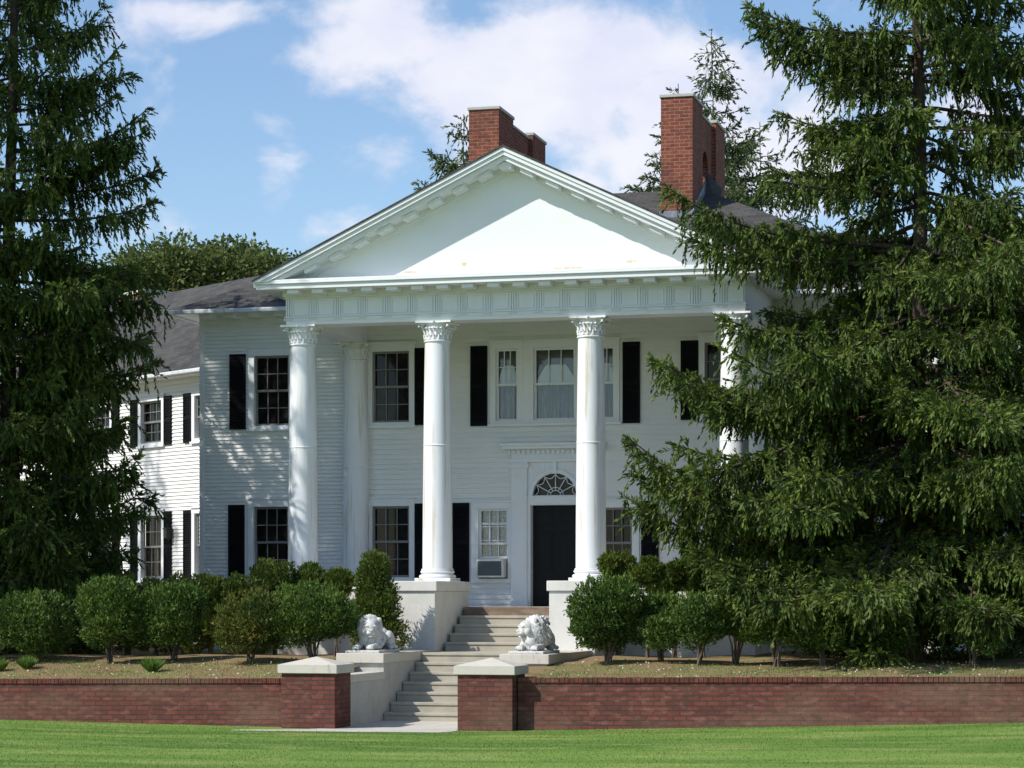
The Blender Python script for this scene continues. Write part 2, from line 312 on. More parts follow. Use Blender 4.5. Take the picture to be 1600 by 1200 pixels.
# ------------------------------------------------------------------ ground
def grid(name, us, vs, fz, mt, kind='structure'):
    V = [(u, v, fz(u, v)) for v in vs for u in us]; n = len(us)
    F = [[j*n+i, j*n+i+1, (j+1)*n+i+1, (j+1)*n+i] for j in range(len(vs)-1) for i in range(n-1)]
    o = mesh_obj(name, V, F, mt, smooth=True); o['kind'] = kind; return o
us = [-900,-400,-200,-100,-60] + [x*1.0 for x in range(-45, 21)] + [40,100,200,400,900]
vs = [-300,-100,-40,-10,5,15] + [20+.5*i for i in range(0, 37)] + [45,60,100,200,500,1500]
grid('lawn', us, vs, lawn_z, M['lawn'])
def ter(u, v):
    k = min(max((v - 37) / 3.2, 0), 1); a = wall_top(u) - .05
    return a + (-1.06 - a)*k + .02*math.sin(u*1.7 + v) + .015*math.sin(u*4.1 - v*2)
def trange(a, b, n): return [a + (b-a)*i/n for i in range(n+1)]
grid('terrace_ground', trange(-75, -13.0, 120), trange(37.12, 44.6, 20) + [50, 60, 90], ter, M['soil'])
grid('terrace_ground', trange(-10.1, 40, 110), trange(37.12, 44.6, 20) + [50, 60, 90], ter, M['soil'])
# footpath
pth = MB()
pl = [(-12.55,40.2),(-12.55,37.2),(-12.9,36.45),(-13.6,36.15),(-14.4,35.95),(-14.45,35.85),(-13.6,35.8),(-12.2,35.85),(-10.6,36.05),(-10.44,36.3),(-10.44,40.2)]
pth.face([(a, b_, -2.094) for a, b_ in pl]); o = pth.build('footpath', M['path']); o['kind'] = 'structure'

# ------------------------------------------------------------------ garden walls, piers, stair
CL_, CR_ = -12.53, -10.46                      # stair faces
def garden_wall(a, b_, label):
    root = empty('brick_wall', label, 'garden wall', ((a+b_)/2, 37.05, -2.2), 'brick retaining walls either side of the stair')
    w = MB(); n = max(1, int(abs(b_-a)/2))
    for i in range(n):
        x0, x1 = a + (b_-a)*i/n, a + (b_-a)*(i+1)/n
        w.hexa([(x0,36.95,-2.4),(x1,36.95,-2.4),(x1,37.2,-2.4),(x0,37.2,-2.4),(x0,36.95,wall_top(x0)-.075),(x1,36.95,wall_top(x1)-.075),(x1,37.2,wall_top(x1)-.075),(x0,37.2,wall_top(x0)-.075)])
    o = w.build('wall_face', M['brick'], root)
    for p in o.data.polygons:                  # courses follow the gentle fall of the wall
        for li in p.loop_indices: 
            co = o.data.vertices[o.data.loops[li].vertex_index].co + ORG[root.name]
            if abs(p.normal.y) > .5: o.data.uv_layers[0].data[li].uv = (co.x, co.z - .0104*(co.x + 9.5))
    t_ = MB(); x = min(a, b_)+.002; rr = random.Random(5)
    while x < max(a, b_) - .04:
        z = wall_top(x); d = rr.uniform(-.004, .004); h = rr.uniform(-.004, .003)
        t_.box(x, x+.068, 36.925+d, 37.22, z-.073, z+h); x += .0775
    t_.build('coping', M['brick_top'], root)
    return root
garden_wall(-13.46, -62, 'long red brick retaining wall running off left from the brick pier left of the stair')
garden_wall(-9.53, 30, 'long red brick retaining wall running off right from the brick pier under the spruce')
def pier(a, b_, label):
    root = empty('brick_pier', label, 'brick pier', ((a+b_)/2, 37.1, -2.2), 'brick piers at the foot of the stair')
    p = MB(); p.box(a, b_, 36.69, 37.5, -2.3, -1.20); p.build('pier_shaft', M['brick'], root, bevel=.006)
    c_ = MB(); x0, x1, y0, y1 = a-.05, b_+.05, 36.64, 37.55; c_.box(x0, x1, y0, y1, -1.20, -1.06)
    k = [(x0,y0),(x1,y0),(x1,y1),(x0,y1)]; ap = ((a+b_)/2, 37.1, -.935)
    c_.v = c_.v[:]; c_.f = [f for i, f in enumerate(c_.f) if i != 1]
    for i in range(4): c_.face([(*k[i], -1.06), (*k[(i+1)%4], -1.06), ap])
    c_.build('pier_cap', M['cap'], root, bevel=.008)
pier(-13.45, CL_, 'square brick pier with pyramid cap left of the stair foot')
pier(CR_, -9.55, 'square brick pier with pyramid cap right of the stair foot')
V8 = 43.10
def step_profile():
    pts = [(39.3, -2.3)]; z = -2.115
    for k in range(1, 8):
        v = 39.3 + (k-1)*.375; pts.append((v, z)); z += .1645; pts.append((v, z))
    for k in range(5):
        v = V8 + k*.33; pts.append((v, z)); z += .1645 if k < 4 else .1645; pts.append((v, z))
    pts.append((45.0, z)); pts.append((45.0, -2.3)); return pts
SPF = step_profile()
s_root = empty('staircase', 'two flights of pale concrete steps between white cheek walls up to the porch', 'staircase', (-11.5, 41, -2.1))
rr = random.Random(3)
for k in range(12):
    v0 = 39.3 + k*.375 if k < 7 else V8 + (k-7)*.33
    z1 = -2.115 + .1645*(k+1)
    v1 = (39.3 + (k+1)*.375 if k < 6 else V8) if k < 7 else (V8 + (k-6)*.33 if k < 11 else 44.9)
    b_ = MB(); b_.box(CL_ + .002, CR_ - .002, v0, v1 + .02, -2.3, z1-.05-.001)
    b_.box(CL_ + .002, CR_ - .002, v0 - .02, v1 + .02, z1-.05, z1) if k < 11 else None
    if k < 11: b_.build('step', M['step'], s_root, bevel=.008)
ts = MB(); ts.box(CL_+.002, CR_-.002, V8+4*.33, 44.7, -2.2, -.305+.1645-.003); ts.build('wooden_step', M['woodst'], s_root, bevel=.005)
def cheek(a, b_, label):                       # ledge running from pier back to the pedestal
    root = empty('cheek_wall', label, 'stair wall', ((a+b_)/2, 40, -2.2), 'stair cheek walls')
    lo, hi = (a, b_)
    inner = hi if lo < CL_ else lo
    s = -1 if inner == hi else 1
    c_ = MB(); c_.box(lo+.05, hi-.05 if s > 0 else hi-.015, 39.36, 42.6, -2.3, -1.10) if s < 0 else c_.box(lo+.015, hi-.05, 39.36, 42.6, -2.3, -1.10)
    c_.build('wall_face', M['conc'], root, bevel=.008)
    k = MB(); k.box(lo, hi, 39.3, 42.75, -1.10, -.93); k.build('ledge_slab', M['cap'], root, bevel=.012)
    w0, w1 = (hi-.35, hi-.01) if s < 0 else (lo+.01, lo+.35)
    l = MB(); l.box(w0, w1, 37.5, 39.36, -2.3, -1.38); l.build('low_wall', M['conc'], root, bevel=.008)
    l = MB(); l.box(w0-.03 if s>0 else w0, w1 if s<0 else w1, 37.5, 39.40, -1.38, -1.245); l.build('low_wall_cap', M['cap'], root, bevel=.01)
    return root
cheek(-13.40, CL_, 'pale concrete ledge wall left of the steps carrying a lion')
cheek(CR_, -9.59, 'pale concrete ledge wall right of the steps carrying a lion')

# ------------------------------------------------------------------ the house
house = empty('house', 'white clapboard mansion with a columned pedimented portico and black shutters', 'house', (U0, 50, -1.2))
def B(name, mt, fn, smooth=False, bevel=0, fr=None, parent=None):
    m_ = MB(fr); fn(m_); return m_.build(name, mt, parent or house, smooth, bevel)

# pedestals under the inner columns (they flank the upper flight) and podium wall
for a in (-13.49, -10.44):
    ped = B('pedestal', M['pedestal'], lambda q: q.box(a+.04, a+.90, 42.64, 44.95, -1.4, .16), bevel=.01)
    B('pedestal_cap', M['pedestal'], lambda q: q.box(a, a+.94, 42.6, 45.0, .16, PED), bevel=.012, parent=ped)
for a, b_ in ((U0-4.75, -13.45), (-9.54, U0+4.75)):
    po = B('podium', M['pedestal'], lambda q: q.box(a, b_, 44.2, 44.85, -1.5, .20), bevel=.01)
    B('podium_cap', M['pedestal'], lambda q: q.box(a-.03, b_+.03, 44.16, 44.9, .20, PED-.004), bevel=.01, parent=po)
B('porch_floor', M['conc'], lambda q: (q.box(U0-4.75, U0+4.75, 44.9, VW, -.5, FLOOR)))
for sgn in (-1, 1):
    B('podium_end', M['pedestal'], lambda q: q.box(*sorted((U0+sgn*4.45, U0+sgn*4.76)), 44.86, VW-.02, -1.5, PED-.008), bevel=.01)

# windows -----------------------------------------------------------------
OPEN = {'main': []}
def rect_cut(x0, x1, cuts):
    iv = [(x0, x1)]
    for a, b_ in cuts:
        nx = []
        for p, q in iv:
            if b_ <= p or a >= q: nx.append((p, q))
            else:
                if a > p: nx.append((p, a))
                if b_ < q: nx.append((b_, q))
        iv = nx
    return iv
def siding(fr, s0, s1, z0, z1, opens, pitch, t_=.030, name='clapboard_wall'):
    m_ = MB(fr); n = max(1, round((z1-z0)/pitch)); p = (z1-z0)/n
    for i in range(n):
        a, b_ = z0 + i*p, z0 + (i+1)*p
        cuts = [(o[0], o[1]) for o in opens if o[2] < b_ - .001 and o[3] > a + .001]
        for q0, q1 in rect_cut(s0, s1, cuts):
            m_.face([(q0, t_, a), (q1, t_, a), (q1, .004, b_), (q0, .004, b_)])
            m_.face([(q0, 0, a), (q1, 0, a), (q1, t_, a), (q0, t_, a)])
    return mesh_obj(name, m_.v, m_.f, M['clap'], house)
def sash_bars(m_, s0, s1, z0, z1, nx, nz, d, bar=.018, rail=.045):
    """one sash: stiles, rails and glazing bars"""
    m_.box(s0, s0+rail, d, d+.035, z0, z1); m_.box(s1-rail, s1, d, d+.035, z0, z1)
    m_.box(s0+rail, s1-rail, d, d+.035, z0, z0+rail); m_.box(s0+rail, s1-rail, d, d+.035, z1-rail, z1)
    gw, gh = (s1-s0-2*rail), (z1-z0-2*rail)
    for i in range(1, nx): c = s0+rail+gw*i/nx; m_.box(c-bar/2, c+bar/2, d+.006, d+.028, z0+rail, z1-rail)
    for j in range(1, nz): c = z0+rail+gh*j/nz; m_.box(s0+rail, s1-rail, d+.009, d+.025, c-bar/2, c+bar/2)
def window(fr, s0, s1, z0, z1, nx=3, nz=2, casing=.13, glass='glass', curtain=None, sill=True, name='window', lower_bars=True, key='main', top=.16):
    """s0..z1 is the glazed opening"""
    OPEN.setdefault(key, []).append((s0, s1, z0, z1))
    def cs(q):
        q.box(s0-casing, s0, -.09, .045, z0, z1); q.box(s1, s1+casing, -.09, .045, z0, z1)
        q.box(s0-casing, s1+casing, -.09, .050, z1, z1+top); q.box(s0-casing-.03, s1+casing+.03, 0, .08, z1+top, z1+top+.035)
        q.box(s0-casing, s1+casing, -.09, .042, z0-.07, z0)
        if sill: q.box(s0-casing-.02, s1+casing+.02, 0, .085, z0-.12, z0-.07)
    w = B(name, M['trim'], cs, fr=fr, bevel=.004)
    zm = (z0+z1)/2
    ws = MB(fr)
    sash_bars(ws, s0, s1, zm-.02, z1, nx, nz, -.06)
    sash_bars(ws, s0, s1, z0, zm+.02, nx if lower_bars else 1, nz if lower_bars else 1, -.098)
    ws.build('sash', M['bars' if glass == 'glass' else 'trim'], w)
    g = MB(fr); g.box(s0, s1, -.112, -.104, z0, z1); g.build('pane', M[glass], w)
    if glass == 'clear':
        bx = MB(fr); d0 = -.5
        bx.face([(s0-.1,d0,z0-.1),(s1+.1,d0,z0-.1),(s1+.1,d0,z1+.1),(s0-.1,d0,z1+.1)])
        for q in (((s0-.1,d0,z0-.1),(s0-.1,-.13,z0-.1),(s0-.1,-.13,z1+.1),(s0-.1,d0,z1+.1)), ((s1+.1,d0,z0-.1),(s1+.1,-.13,z0-.1),(s1+.1,-.13,z1+.1),(s1+.1,d0,z1+.1)),
                  ((s0-.1,d0,z1+.1),(s1+.1,d0,z1+.1),(s1+.1,-.13,z1+.1),(s0-.1,-.13,z1+.1)), ((s0-.1,d0,z0-.1),(s1+.1,d0,z0-.1),(s1+.1,-.13,z0-.1),(s0-.1,-.13,z0-.1))): bx.face(q)
        mesh_obj('reveal', bx.v, bx.f, M['dark'], w)
    if curtain == 'lace':
        drape(fr, s0, s1, z0, z1, -.17, M['curtain'], w)
    if curtain == 'balloon':
        va = MB(fr); n = 24
        for side in range(1):
            prev = None
            for i in range(n+1):
                s = s0 + (s1-s0)*i/n; e = abs(2*i/n-1)
                zz = z1 - .22*(z1-z0)*(1.0 + .75*max(0, (e-.45)/.55)**1.2*1.6) - .012*abs(math.sin(i*1.3))
                if prev: va.face([(prev[0], -.135, prev[1]), (s, -.135, zz), (s, -.135, z1), (prev[0], -.135, z1)])
                prev = (s, zz)
        mesh_obj('valance', va.v, va.f, M['valance'], w)
        bl = MB(fr); bl.box(s0, s1, -.150, -.142, zm, z1-.05); bl.build('sky_reflection', M['sky_reflection'], w)  # panel behind the pane, coloured as the sky's reflection
        drape(fr, s0, s1, z0, zm, -.15, M['sheer'], w)
    return w
def drape(fr, s0, s1, z0, z1, d, mt, parent):
    m_ = MB(fr); n = 40; prev = None
    for i in range(n+1):
        s = s0 + (s1-s0)*i/n; dd = d + .018*math.sin(i*1.7) + .01*math.sin(i*.7)
        if prev: m_.face([(prev[0], prev[1], z0), (s, dd, z0), (s, dd, z1), (prev[0], prev[1], z1)])
        prev = (s, dd)
    return mesh_obj('curtain', m_.v, m_.f, mt, parent, smooth=True)
def shutter(fr, s0, s1, z0, z1, d=.025):
    def f(q):
        r_ = .045
        q.box(s0, s0+r_, d, d+.04, z0, z1); q.box(s1-r_, s1, d, d+.04, z0, z1)
        for z in (z0, (z0+z1)/2-.04, z1-.08): q.box(s0+r_, s1-r_, d, d+.04, z, z+.08)
        q.box(s0+r_, s1-r_, d, d+.012, z0+.08, z1-.08)
        z = z0+.1
        while z < z1-.1:
            if abs(z-(z0+z1)/2) > .06: q.hexa([(s0+r_,d+.012,z+.02),(s1-r_,d+.012,z+.02),(s1-r_,d+.012,z+.03),(s0+r_,d+.012,z+.03),(s0+r_,d+.034,z),(s1-r_,d+.034,z),(s1-r_,d+.034,z+.01),(s0+r_,d+.034,z+.01)])
            z += .045
    return B('shutter', M['shutter'], f, fr=fr)
F_ = WALLF
def mir(s): return 2*U0 - s
def main_window(x0, x1, y0, y1, xr, shut=(), sy=None, **k):
    """photo measures on the facade plane: glass left/right, top/bottom; mirrored to the other side of the axis"""
    s0, s1 = F_.sx(x0), F_.sx(x1); z1, z0 = F_.z(xr, y0), F_.z(xr, y1)
    for sd in (0, 1):
        a, b_ = (s0, s1) if sd == 0 else (mir(s1), mir(s0))
        window(F_, a, b_, z0, z1, **k)
        for h0, h1 in shut:
            p, q = (F_.sx(h0), F_.sx(h1)) if sd == 0 else (mir(F_.sx(h1)), mir(F_.sx(h0)))
            shutter(F_, p, q, z0-.07, z1+.05)
main_window(398, 452, 556, 665, 425, [(360, 385), (467, 492)])
main_window(582, 640, 549, 660, 611, [(649, 675)])
main_window(397, 451, 792, 903, 425, [(358, 383), (466, 491)])
main_window(582, 640, 791, 902, 611, [(649, 675)])
# narrow windows beside the door
a, b_ = F_.sx(748), F_.sx(794); z1, z0 = F_.z(770, 795), F_.z(770, 904)
acw = None
for sd in (0, 1):
    p, q = (a, b_) if sd == 0 else (mir(b_), mir(a))
    OPEN['main'].append((p, q, z0, z1))
    w = B('window', M['trim'], lambda m_: (m_.box(p-.15, p, -.09, .045, z0, z1), m_.box(q, q+.07, -.09, .045, z0, z1), m_.box(p-.15, q+.07, -.09, .05, z1, z1+.13), m_.box(p-.18, q+.075, 0, .08, z1+.13, z1+.165), m_.box(p-.15, q+.07, -.09, .06, z0-.09, z0)), fr=F_, bevel=.004) if sd == 0 else \
        B('window', M['trim'], lambda m_: (m_.box(p-.07, p, -.09, .045, z0, z1), m_.box(q, q+.15, -.09, .045, z0, z1), m_.box(p-.07, q+.15, -.09, .05, z1, z1+.13), m_.box(p-.075, q+.18, 0, .08, z1+.13, z1+.165), m_.box(p-.07, q+.15, -.09, .06, z0-.09, z0)), fr=F_, bevel=.004)
    zm = (z0+z1)/2; ws = MB(F_)
    sash_bars(ws, p, q, zm-.02, z1, 3, 2, -.06)
    if sd == 0: sash_bars(ws, p, q, z0+.42, z0+.42+(z1-z0)/2+.02, 3, 2, -.098); acw = (p, q, z0)
    else: sash_bars(ws, p, q, z0, zm+.02, 3, 2, -.098)
    ws.build('sash', M['trim' if sd == 0 else 'bars'], w)
    zb = z0 + (.42 if sd == 0 else 0)
    gg = MB(F_); gg.box(p, q, -.112, -.104, zb, z1); gg.build('pane', M['clear' if sd == 0 else 'glass'], w)
    bk = MB(F_); bk.face([(p-.05,-.4,z0-.05),(q+.05,-.4,z0-.05),(q+.05,-.4,z1+.05),(p-.05,-.4,z1+.05)]); mesh_obj('reveal', bk.v, bk.f, M['dark'], w)
    if sd == 0: drape(F_, p, q, zb, z1, -.17, M['curtain'], w)
    hs = (F_.sx(708), F_.sx(734)) if sd == 0 else (mir(F_.sx(734)), mir(F_.sx(708)))
    shutter(F_, *hs, z0-.09, z1+.13)
# three-light window over the door
za, zb_ = F_.z(866, 543), F_.z(866, 656)
cw = (F_.sx(834), F_.sx(899)); lw = (F_.sx(775), F_.sx(809)); rw = (mir(lw[1]), mir(lw[0]))
for p, q in (lw, cw, rw):
    nx = 3
    window(F_, p, q, zb_, za, nx=nx, nz=1 if p == cw[0] else 2, casing=.11, glass='clear', curtain='balloon', lower_bars=False, sill=False, top=.14)
B('window_sill', M['trim'], lambda q: q.box(lw[0]-.16, rw[1]+.16, 0, .1, zb_-.12, zb_-.07), fr=F_, bevel=.004)
for a_, c_ in ((lw[1]+.11, cw[0]-.11), (cw[1]+.11, rw[0]-.11)): B('mullion_board', M['trim'], lambda q: q.box(a_, c_, -.02, .035, zb_-.07, za+.14), fr=F_)
OPEN['main'].append((lw[0]-.05, rw[1]+.05, zb_, za))
for p, q in ((F_.sx(736), F_.sx(762)), (mir(F_.sx(762)), mir(F_.sx(736)))): shutter(F_, p, q, zb_-.1, za+.07)

# entrance -----------------------------------------------------------------
hw = .515; dz1 = F_.z(866, 789); rz = F_.z(866, 775); rad = .47
OPEN['main'].append((U0-.9, U0+.9, FLOOR, F_.z(866, 722)))
def door_sur(q):
    zt = F_.z(866, 722)
    for s in (-1, 1):
        q.box(*sorted((U0+s*.58, U0+s*.92)), -.02, .09, FLOOR+.12, zt-.12)          # pilaster
        q.box(*sorted((U0+s*.55, U0+s*.95)), -.02, .12, FLOOR, FLOOR+.12)
        q.box(*sorted((U0+s*.55, U0+s*.95)), -.02, .12, zt-.12, zt-.09); q.box(*sorted((U0+s*.53, U0+s*.97)), -.02, .14, zt-.09, zt-.04); q.box(*sorted((U0+s*.56, U0+s*.94)), -.02, .11, zt-.04, zt+.002)
        q.box(*sorted((U0+s*hw, U0+s*.58)), -.28, .03, FLOOR, rz)                    # jamb
        q.box(*sorted((U0+s*.62, U0+s*.88)), .09, .10, FLOOR+.3, zt-.3)
    q.box(U0-hw, U0+hw, -.2, .035, dz1, rz-.02); q.box(U0-.58, U0+.58, -.02, .05, rz-.02, rz+.004)
    # spandrel with arched opening
    n = 20
    for i in range(n):
        a0, a1 = math.pi*i/n, math.pi*(i+1)/n
        p0, p1 = (U0-math.cos(a0)*rad, rz+math.sin(a0)*rad), (U0-math.cos(a1)*rad, rz+math.sin(a1)*rad)
        q.hexa([(p0[0],-.15,p0[1]),(p1[0],-.15,p1[1]),(p1[0],-.15,zt),(p0[0],-.15,zt),(p0[0],.02,p0[1]),(p1[0],.02,p1[1]),(p1[0],.02,zt),(p0[0],.02,zt)])
        r1 = rad+.085
        o0, o1 = (U0-math.cos(a0)*r1, rz+math.sin(a0)*r1), (U0-math.cos(a1)*r1, rz+math.sin(a1)*r1)
        q.hexa([(p0[0],.02,p0[1]),(p1[0],.02,p1[1]),(o1[0],.02,o1[1]),(o0[0],.02,o0[1]),(p0[0],.055,p0[1]),(p1[0],.055,p1[1]),(o1[0],.055,o1[1]),(o0[0],.055,o0[1])])
    for s in (-1, 1): q.box(*sorted((U0+s*rad, U0+s*.58)), -.15, .02, rz, zt)
    q.box(U0-.05, U0+.05, .02, .085, rz+rad-.01, zt)                                 # keystone
    q.box(U0-.95, U0+.95, -.02, .10, zt+.002, zt+.07); q.box(U0-.92, U0+.92, -.02, .07, zt+.07, zt+.16)
    q.box(U0-1.0, U0+1.0, -.02, .12, zt+.25, zt+.27); q.box(U0-1.08, U0+1.08, -.02, .24, zt+.27, zt+.33); q.box(U0-1.12, U0+1.12, -.02, .29, zt+.33, zt+.385)
    q.box(U0-.94, U0+.94, -.02, .085, zt+.16, zt+.25)
    s = U0-.97
    while s < U0+.96: q.box(s, s+.055, .085, .15, zt+.175, zt+.245); s += .105
B('door_surround', M['trim'], door_sur, fr=F_, bevel=.004)
def fan(q):
    n = 6
    for i in range(1, n):
        a = math.pi*i/n; q.tube([(U0-math.cos(a)*.11, -.06, rz+.01+math.sin(a)*.11), (U0-math.cos(a)*rad, -.06, rz+math.sin(a)*rad)], .011, 6)
    for r0 in (.11, .17): q.tube([(U0-math.cos(math.pi*i/14)*r0, -.06, rz+.01+math.sin(math.pi*i/14)*r0) for i in range(15)], .010, 6)
    for i in range(n):                        # swags between the spokes
        a0, a1 = math.pi*i/n, math.pi*(i+1)/n; pts = []
        for k in range(9):
            f = k/8; a = a0+(a1-a0)*f; r_ = rad*(.97 - .17*math.sin(math.pi*f)); pts.append((U0-math.cos(a)*r_, -.06, rz+math.sin(a)*r_))
        q.tube(pts, .010, 6)
    q.box(U0-rad, U0+rad, -.09, -.03, rz, rz+.02)
fl = B('fanlight', M['trim'], fan, fr=F_)
B('pane', M['glass'], lambda q: q.prism([(U0-math.cos(math.pi*i/20)*rad*.999, rz+math.sin(math.pi*i/20)*rad*.999) for i in range(21)], -.105, -.10), fr=F_, parent=fl)
def door(q):
    q.box(U0-hw, U0+hw, -.24, -.19, FLOOR+.02, dz1)
    H = dz1-FLOOR
    for s in (-1, 1):
        for z0, z1 in ((.10, .30), (.36, .74), (.80, .94)):
            a0, a1 = sorted((U0+s*.07, U0+s*.43)); q.box(a0, a1, -.19, -.178, FLOOR+H*z0, FLOOR+H*z1); q.box(a0+.05, a1-.05, -.178, -.168, FLOOR+H*z0+.05, FLOOR+H*z1-.05)
dr = B('door', M['door'], door, fr=F_, bevel=.006)
B('handle', M['gut'], lambda q: q.lathe([(.0,0.86),(.028,.87),(.034,.89),(.028,.91),(.001,.92)], U0+.45, -.15, 12), fr=F_, parent=dr, smooth=True)

# walls --------------------------------------------------------------------
LWu, RWu = -19.41, 2*U0+19.41
EAVE = 6.10
siding(F_, LWu+.09, U0-4.42, -.62, EAVE-.2, OPEN['main'], .083)
siding(F_, U0+4.42, RWu-.09, -.62, EAVE-.2, OPEN['main'], .083)
siding(F_, U0-4.42, U0+4.42, FLOOR-.05, 6.0, OPEN['main'], .105)
for a_ in (LWu, RWu-.09): B('corner_board', M['trim'], lambda q: q.box(a_, a_+.09, -.05, .035, -.7, EAVE-.2), fr=F_)
for a_, c_ in ((LWu, U0-4.5), (U0+4.5, RWu)): B('frieze_board', M['trim'], lambda q: q.box(a_, c_, 0, .05, EAVE-.2, EAVE), fr=F_)
B('foundation', M['pedestal'], lambda q: (q.box(LWu, RWu, -12, -.02, -1.6, -.62)), fr=F_)
sideL = Frame((LWu, VW), (0, 1), (-1, 0)); sideR = Frame((RWu, VW), (0, 1), (1, 0))
siding(sideL, 0, 11.7, -.62, EAVE, [], .083); siding(sideR, 0, 11.7, -.62, EAVE, [], .083)
B('rear_wall', M['clap'], lambda q: q.box(LWu, RWu, VW+11.6, VW+11.7, -.62, EAVE))

# main hipped roof ------------------------------------------------------------
EO = .46; RP = .51; e0, e1, f0, f1 = LWu-EO, RWu+EO, VW-.6, VW-.6+12.4; ez = 6.17; hd = (f1-f0)/2; rzt = ez + RP*hd
RZ = rzt; RV = f0+hd
def roof(q):
    a, b_, c_, d_ = (e0,f0,ez), (e1,f0,ez), (e1,f1,ez), (e0,f1,ez); r0, r1 = (e0+hd, RV, rzt), (e1-hd, RV, rzt)
    q.face([a, b_, r1, r0]); q.face([b_, c_, r1]); q.face([c_, d_, r0, r1]); q.face([d_, a, r0])
    lo = lambda p: (p[0], p[1], p[2]-.03)
    for p, s in ((a,b_),(b_,c_),(c_,d_),(d_,a)): q.face([lo(p), lo(s), s, p])
B('roof', M['shingle'], roof)
for r4 in ((e0+.03, U0-4.6, f0+.03, VW), (U0+4.6, e1-.03, f0+.03, VW), (e0+.03, LWu, VW+.001, f1-.03), (RWu, e1-.03, VW+.001, f1-.03)): B('soffit', M['trim'], lambda q: q.box(*r4, EAVE-.005, EAVE+.03))
for a, b_, c_, d_ in ((e0, U0-4.9, f0-.09, f0+.03), (U0+4.9, e1, f0-.09, f0+.03), (e0-.09, e0-.002, f0-.09, f1), (e1+.002, e1+.09, f0-.09, f1)):
    B('gutter', M['gut'], lambda q: q.box(a, b_, c_, d_, ez-.10, ez-.006), bevel=.02)
s = LWu + .16
while s < U0-5.0:
    for p in (s, mir(s)-.24): B('modillion', M['trim'], lambda q: q.box(p, p+.24, f0+.12, VW-.05, EAVE-.10, EAVE-.006), bevel=.006)
    s += .56

# chimneys -------------------------------------------------------------------
def chimney(ux, w, v0, v1, z0, z1):
    ch = MB(); zc = z1-.07; m0, m1 = v0+1.30, v1-1.25
    ch.box(ux, ux+w, v0, m0, z0, zc); ch.box(ux, ux+w, m1, v1, z0, zc)
    # arched wall joining the two stacks: thinner, a little lower
    n = 12; mc = (m0+m1)/2; r_ = .42; zs = z1-1.35
    pts = [(m0, zc-.10), (m1, zc-.10), (m1, z0)] + [(mc+r_, z0)] + [(mc+r_*math.cos(math.pi*i/n), zs+r_*1.1*math.sin(math.pi*i/n)) for i in range(n+1)] + [(mc-r_, z0), (m0, z0)]
    i0 = [ch.P((ux+.10, p[0], p[1])) for p in pts]; i1 = [ch.P((ux+w-.10, p[0], p[1])) for p in pts]; k = len(pts)
    # walls of the arch ring as quads
    cols_ = [(m0, mc-r_)]; 
    for xq in (ux+.10, ux+w-.10):
        ch.face([(xq,m0,z0),(xq,mc-r_,z0),(xq,mc-r_,zc-.1),(xq,m0,zc-.1)]); ch.face([(xq,mc+r_,z0),(xq,m1,z0),(xq,m1,zc-.1),(xq,mc+r_,zc-.1)])
        for i in range(n):
            a0, a1 = math.pi*i/n, math.pi*(i+1)/n
            ya, yb = mc-r_*math.cos(a0), mc-r_*math.cos(a1); za_, zb2 = zs+r_*1.1*math.sin(a0), zs+r_*1.1*math.sin(a1)
            ch.face([(xq,ya,za_),(xq,yb,zb2),(xq,yb,zc-.1),(xq,ya,zc-.1)])
    for i in range(n):
        a0, a1 = math.pi*i/n, math.pi*(i+1)/n
        ya, yb = mc-r_*math.cos(a0), mc-r_*math.cos(a1); za_, zb2 = zs+r_*1.1*math.sin(a0), zs+r_*1.1*math.sin(a1)
        ch.face([(ux+.1,ya,za_),(ux+.1,yb,zb2),(ux+w-.1,yb,zb2),(ux+w-.1,ya,za_)])
    for yy in (mc-r_, mc+r_): ch.face([(ux+.1,yy,z0),(ux+w-.1,yy,z0),(ux+w-.1,yy,zs),(ux+.1,yy,zs)])
    ch.face([(ux+.1,m0,zc-.1),(ux+w-.1,m0,zc-.1),(ux+w-.1,m1,zc-.1),(ux+.1,m1,zc-.1)])
    # drop the unused helper points
    o = ch.build('chimney', M['chim'], house)
    B('chimney_cap', M['conc'], lambda q: (q.box(ux-.03, ux+w+.03, v0-.03, m0+.02, zc, z1), q.box(ux-.03, ux+w+.03, m1-.02, v1+.03, zc, z1), q.box(ux+.07, ux+w-.07, m0+.02, m1-.02, zc-.10, zc-.04)), parent=o, bevel=.01)
    zr = ez + RP*(v0 - f0)
    B('flashing', M['flash'], lambda q: (q.box(ux-.03, ux+w+.03, v0-.05, v0-.002, zr-.15, zr+.12),
        q.hexa([(ux+w+.002,v0,zr-.1),(ux+w+.05,v0,zr-.1),(ux+w+.05,RV,RZ-.1),(ux+w+.002,RV,RZ-.1),(ux+w+.002,v0,zr+.18),(ux+w+.03,v0,zr+.18),(ux+w+.03,RV,RZ+.25),(ux+w+.002,RV,RZ+.25)])), parent=o)
    return o
chimney(-10.09, .71, 51.8, 56.1, 7.4, 11.17)
chimney(-14.50, .70, 51.8, 56.2, 7.4, 11.12)
# vent pipe / cricket behind the right-hand chimney
B('cricket', M['shingle'], lambda q: (q.face([(-9.37,52.9,8.75),(-9.05,53.0,8.82),(-9.37,53.5,9.75)]), q.face([(-9.37,53.5,9.75),(-9.05,53.0,8.82),(-9.0,53.5,9.30),(-9.37,54.0,9.5)])))

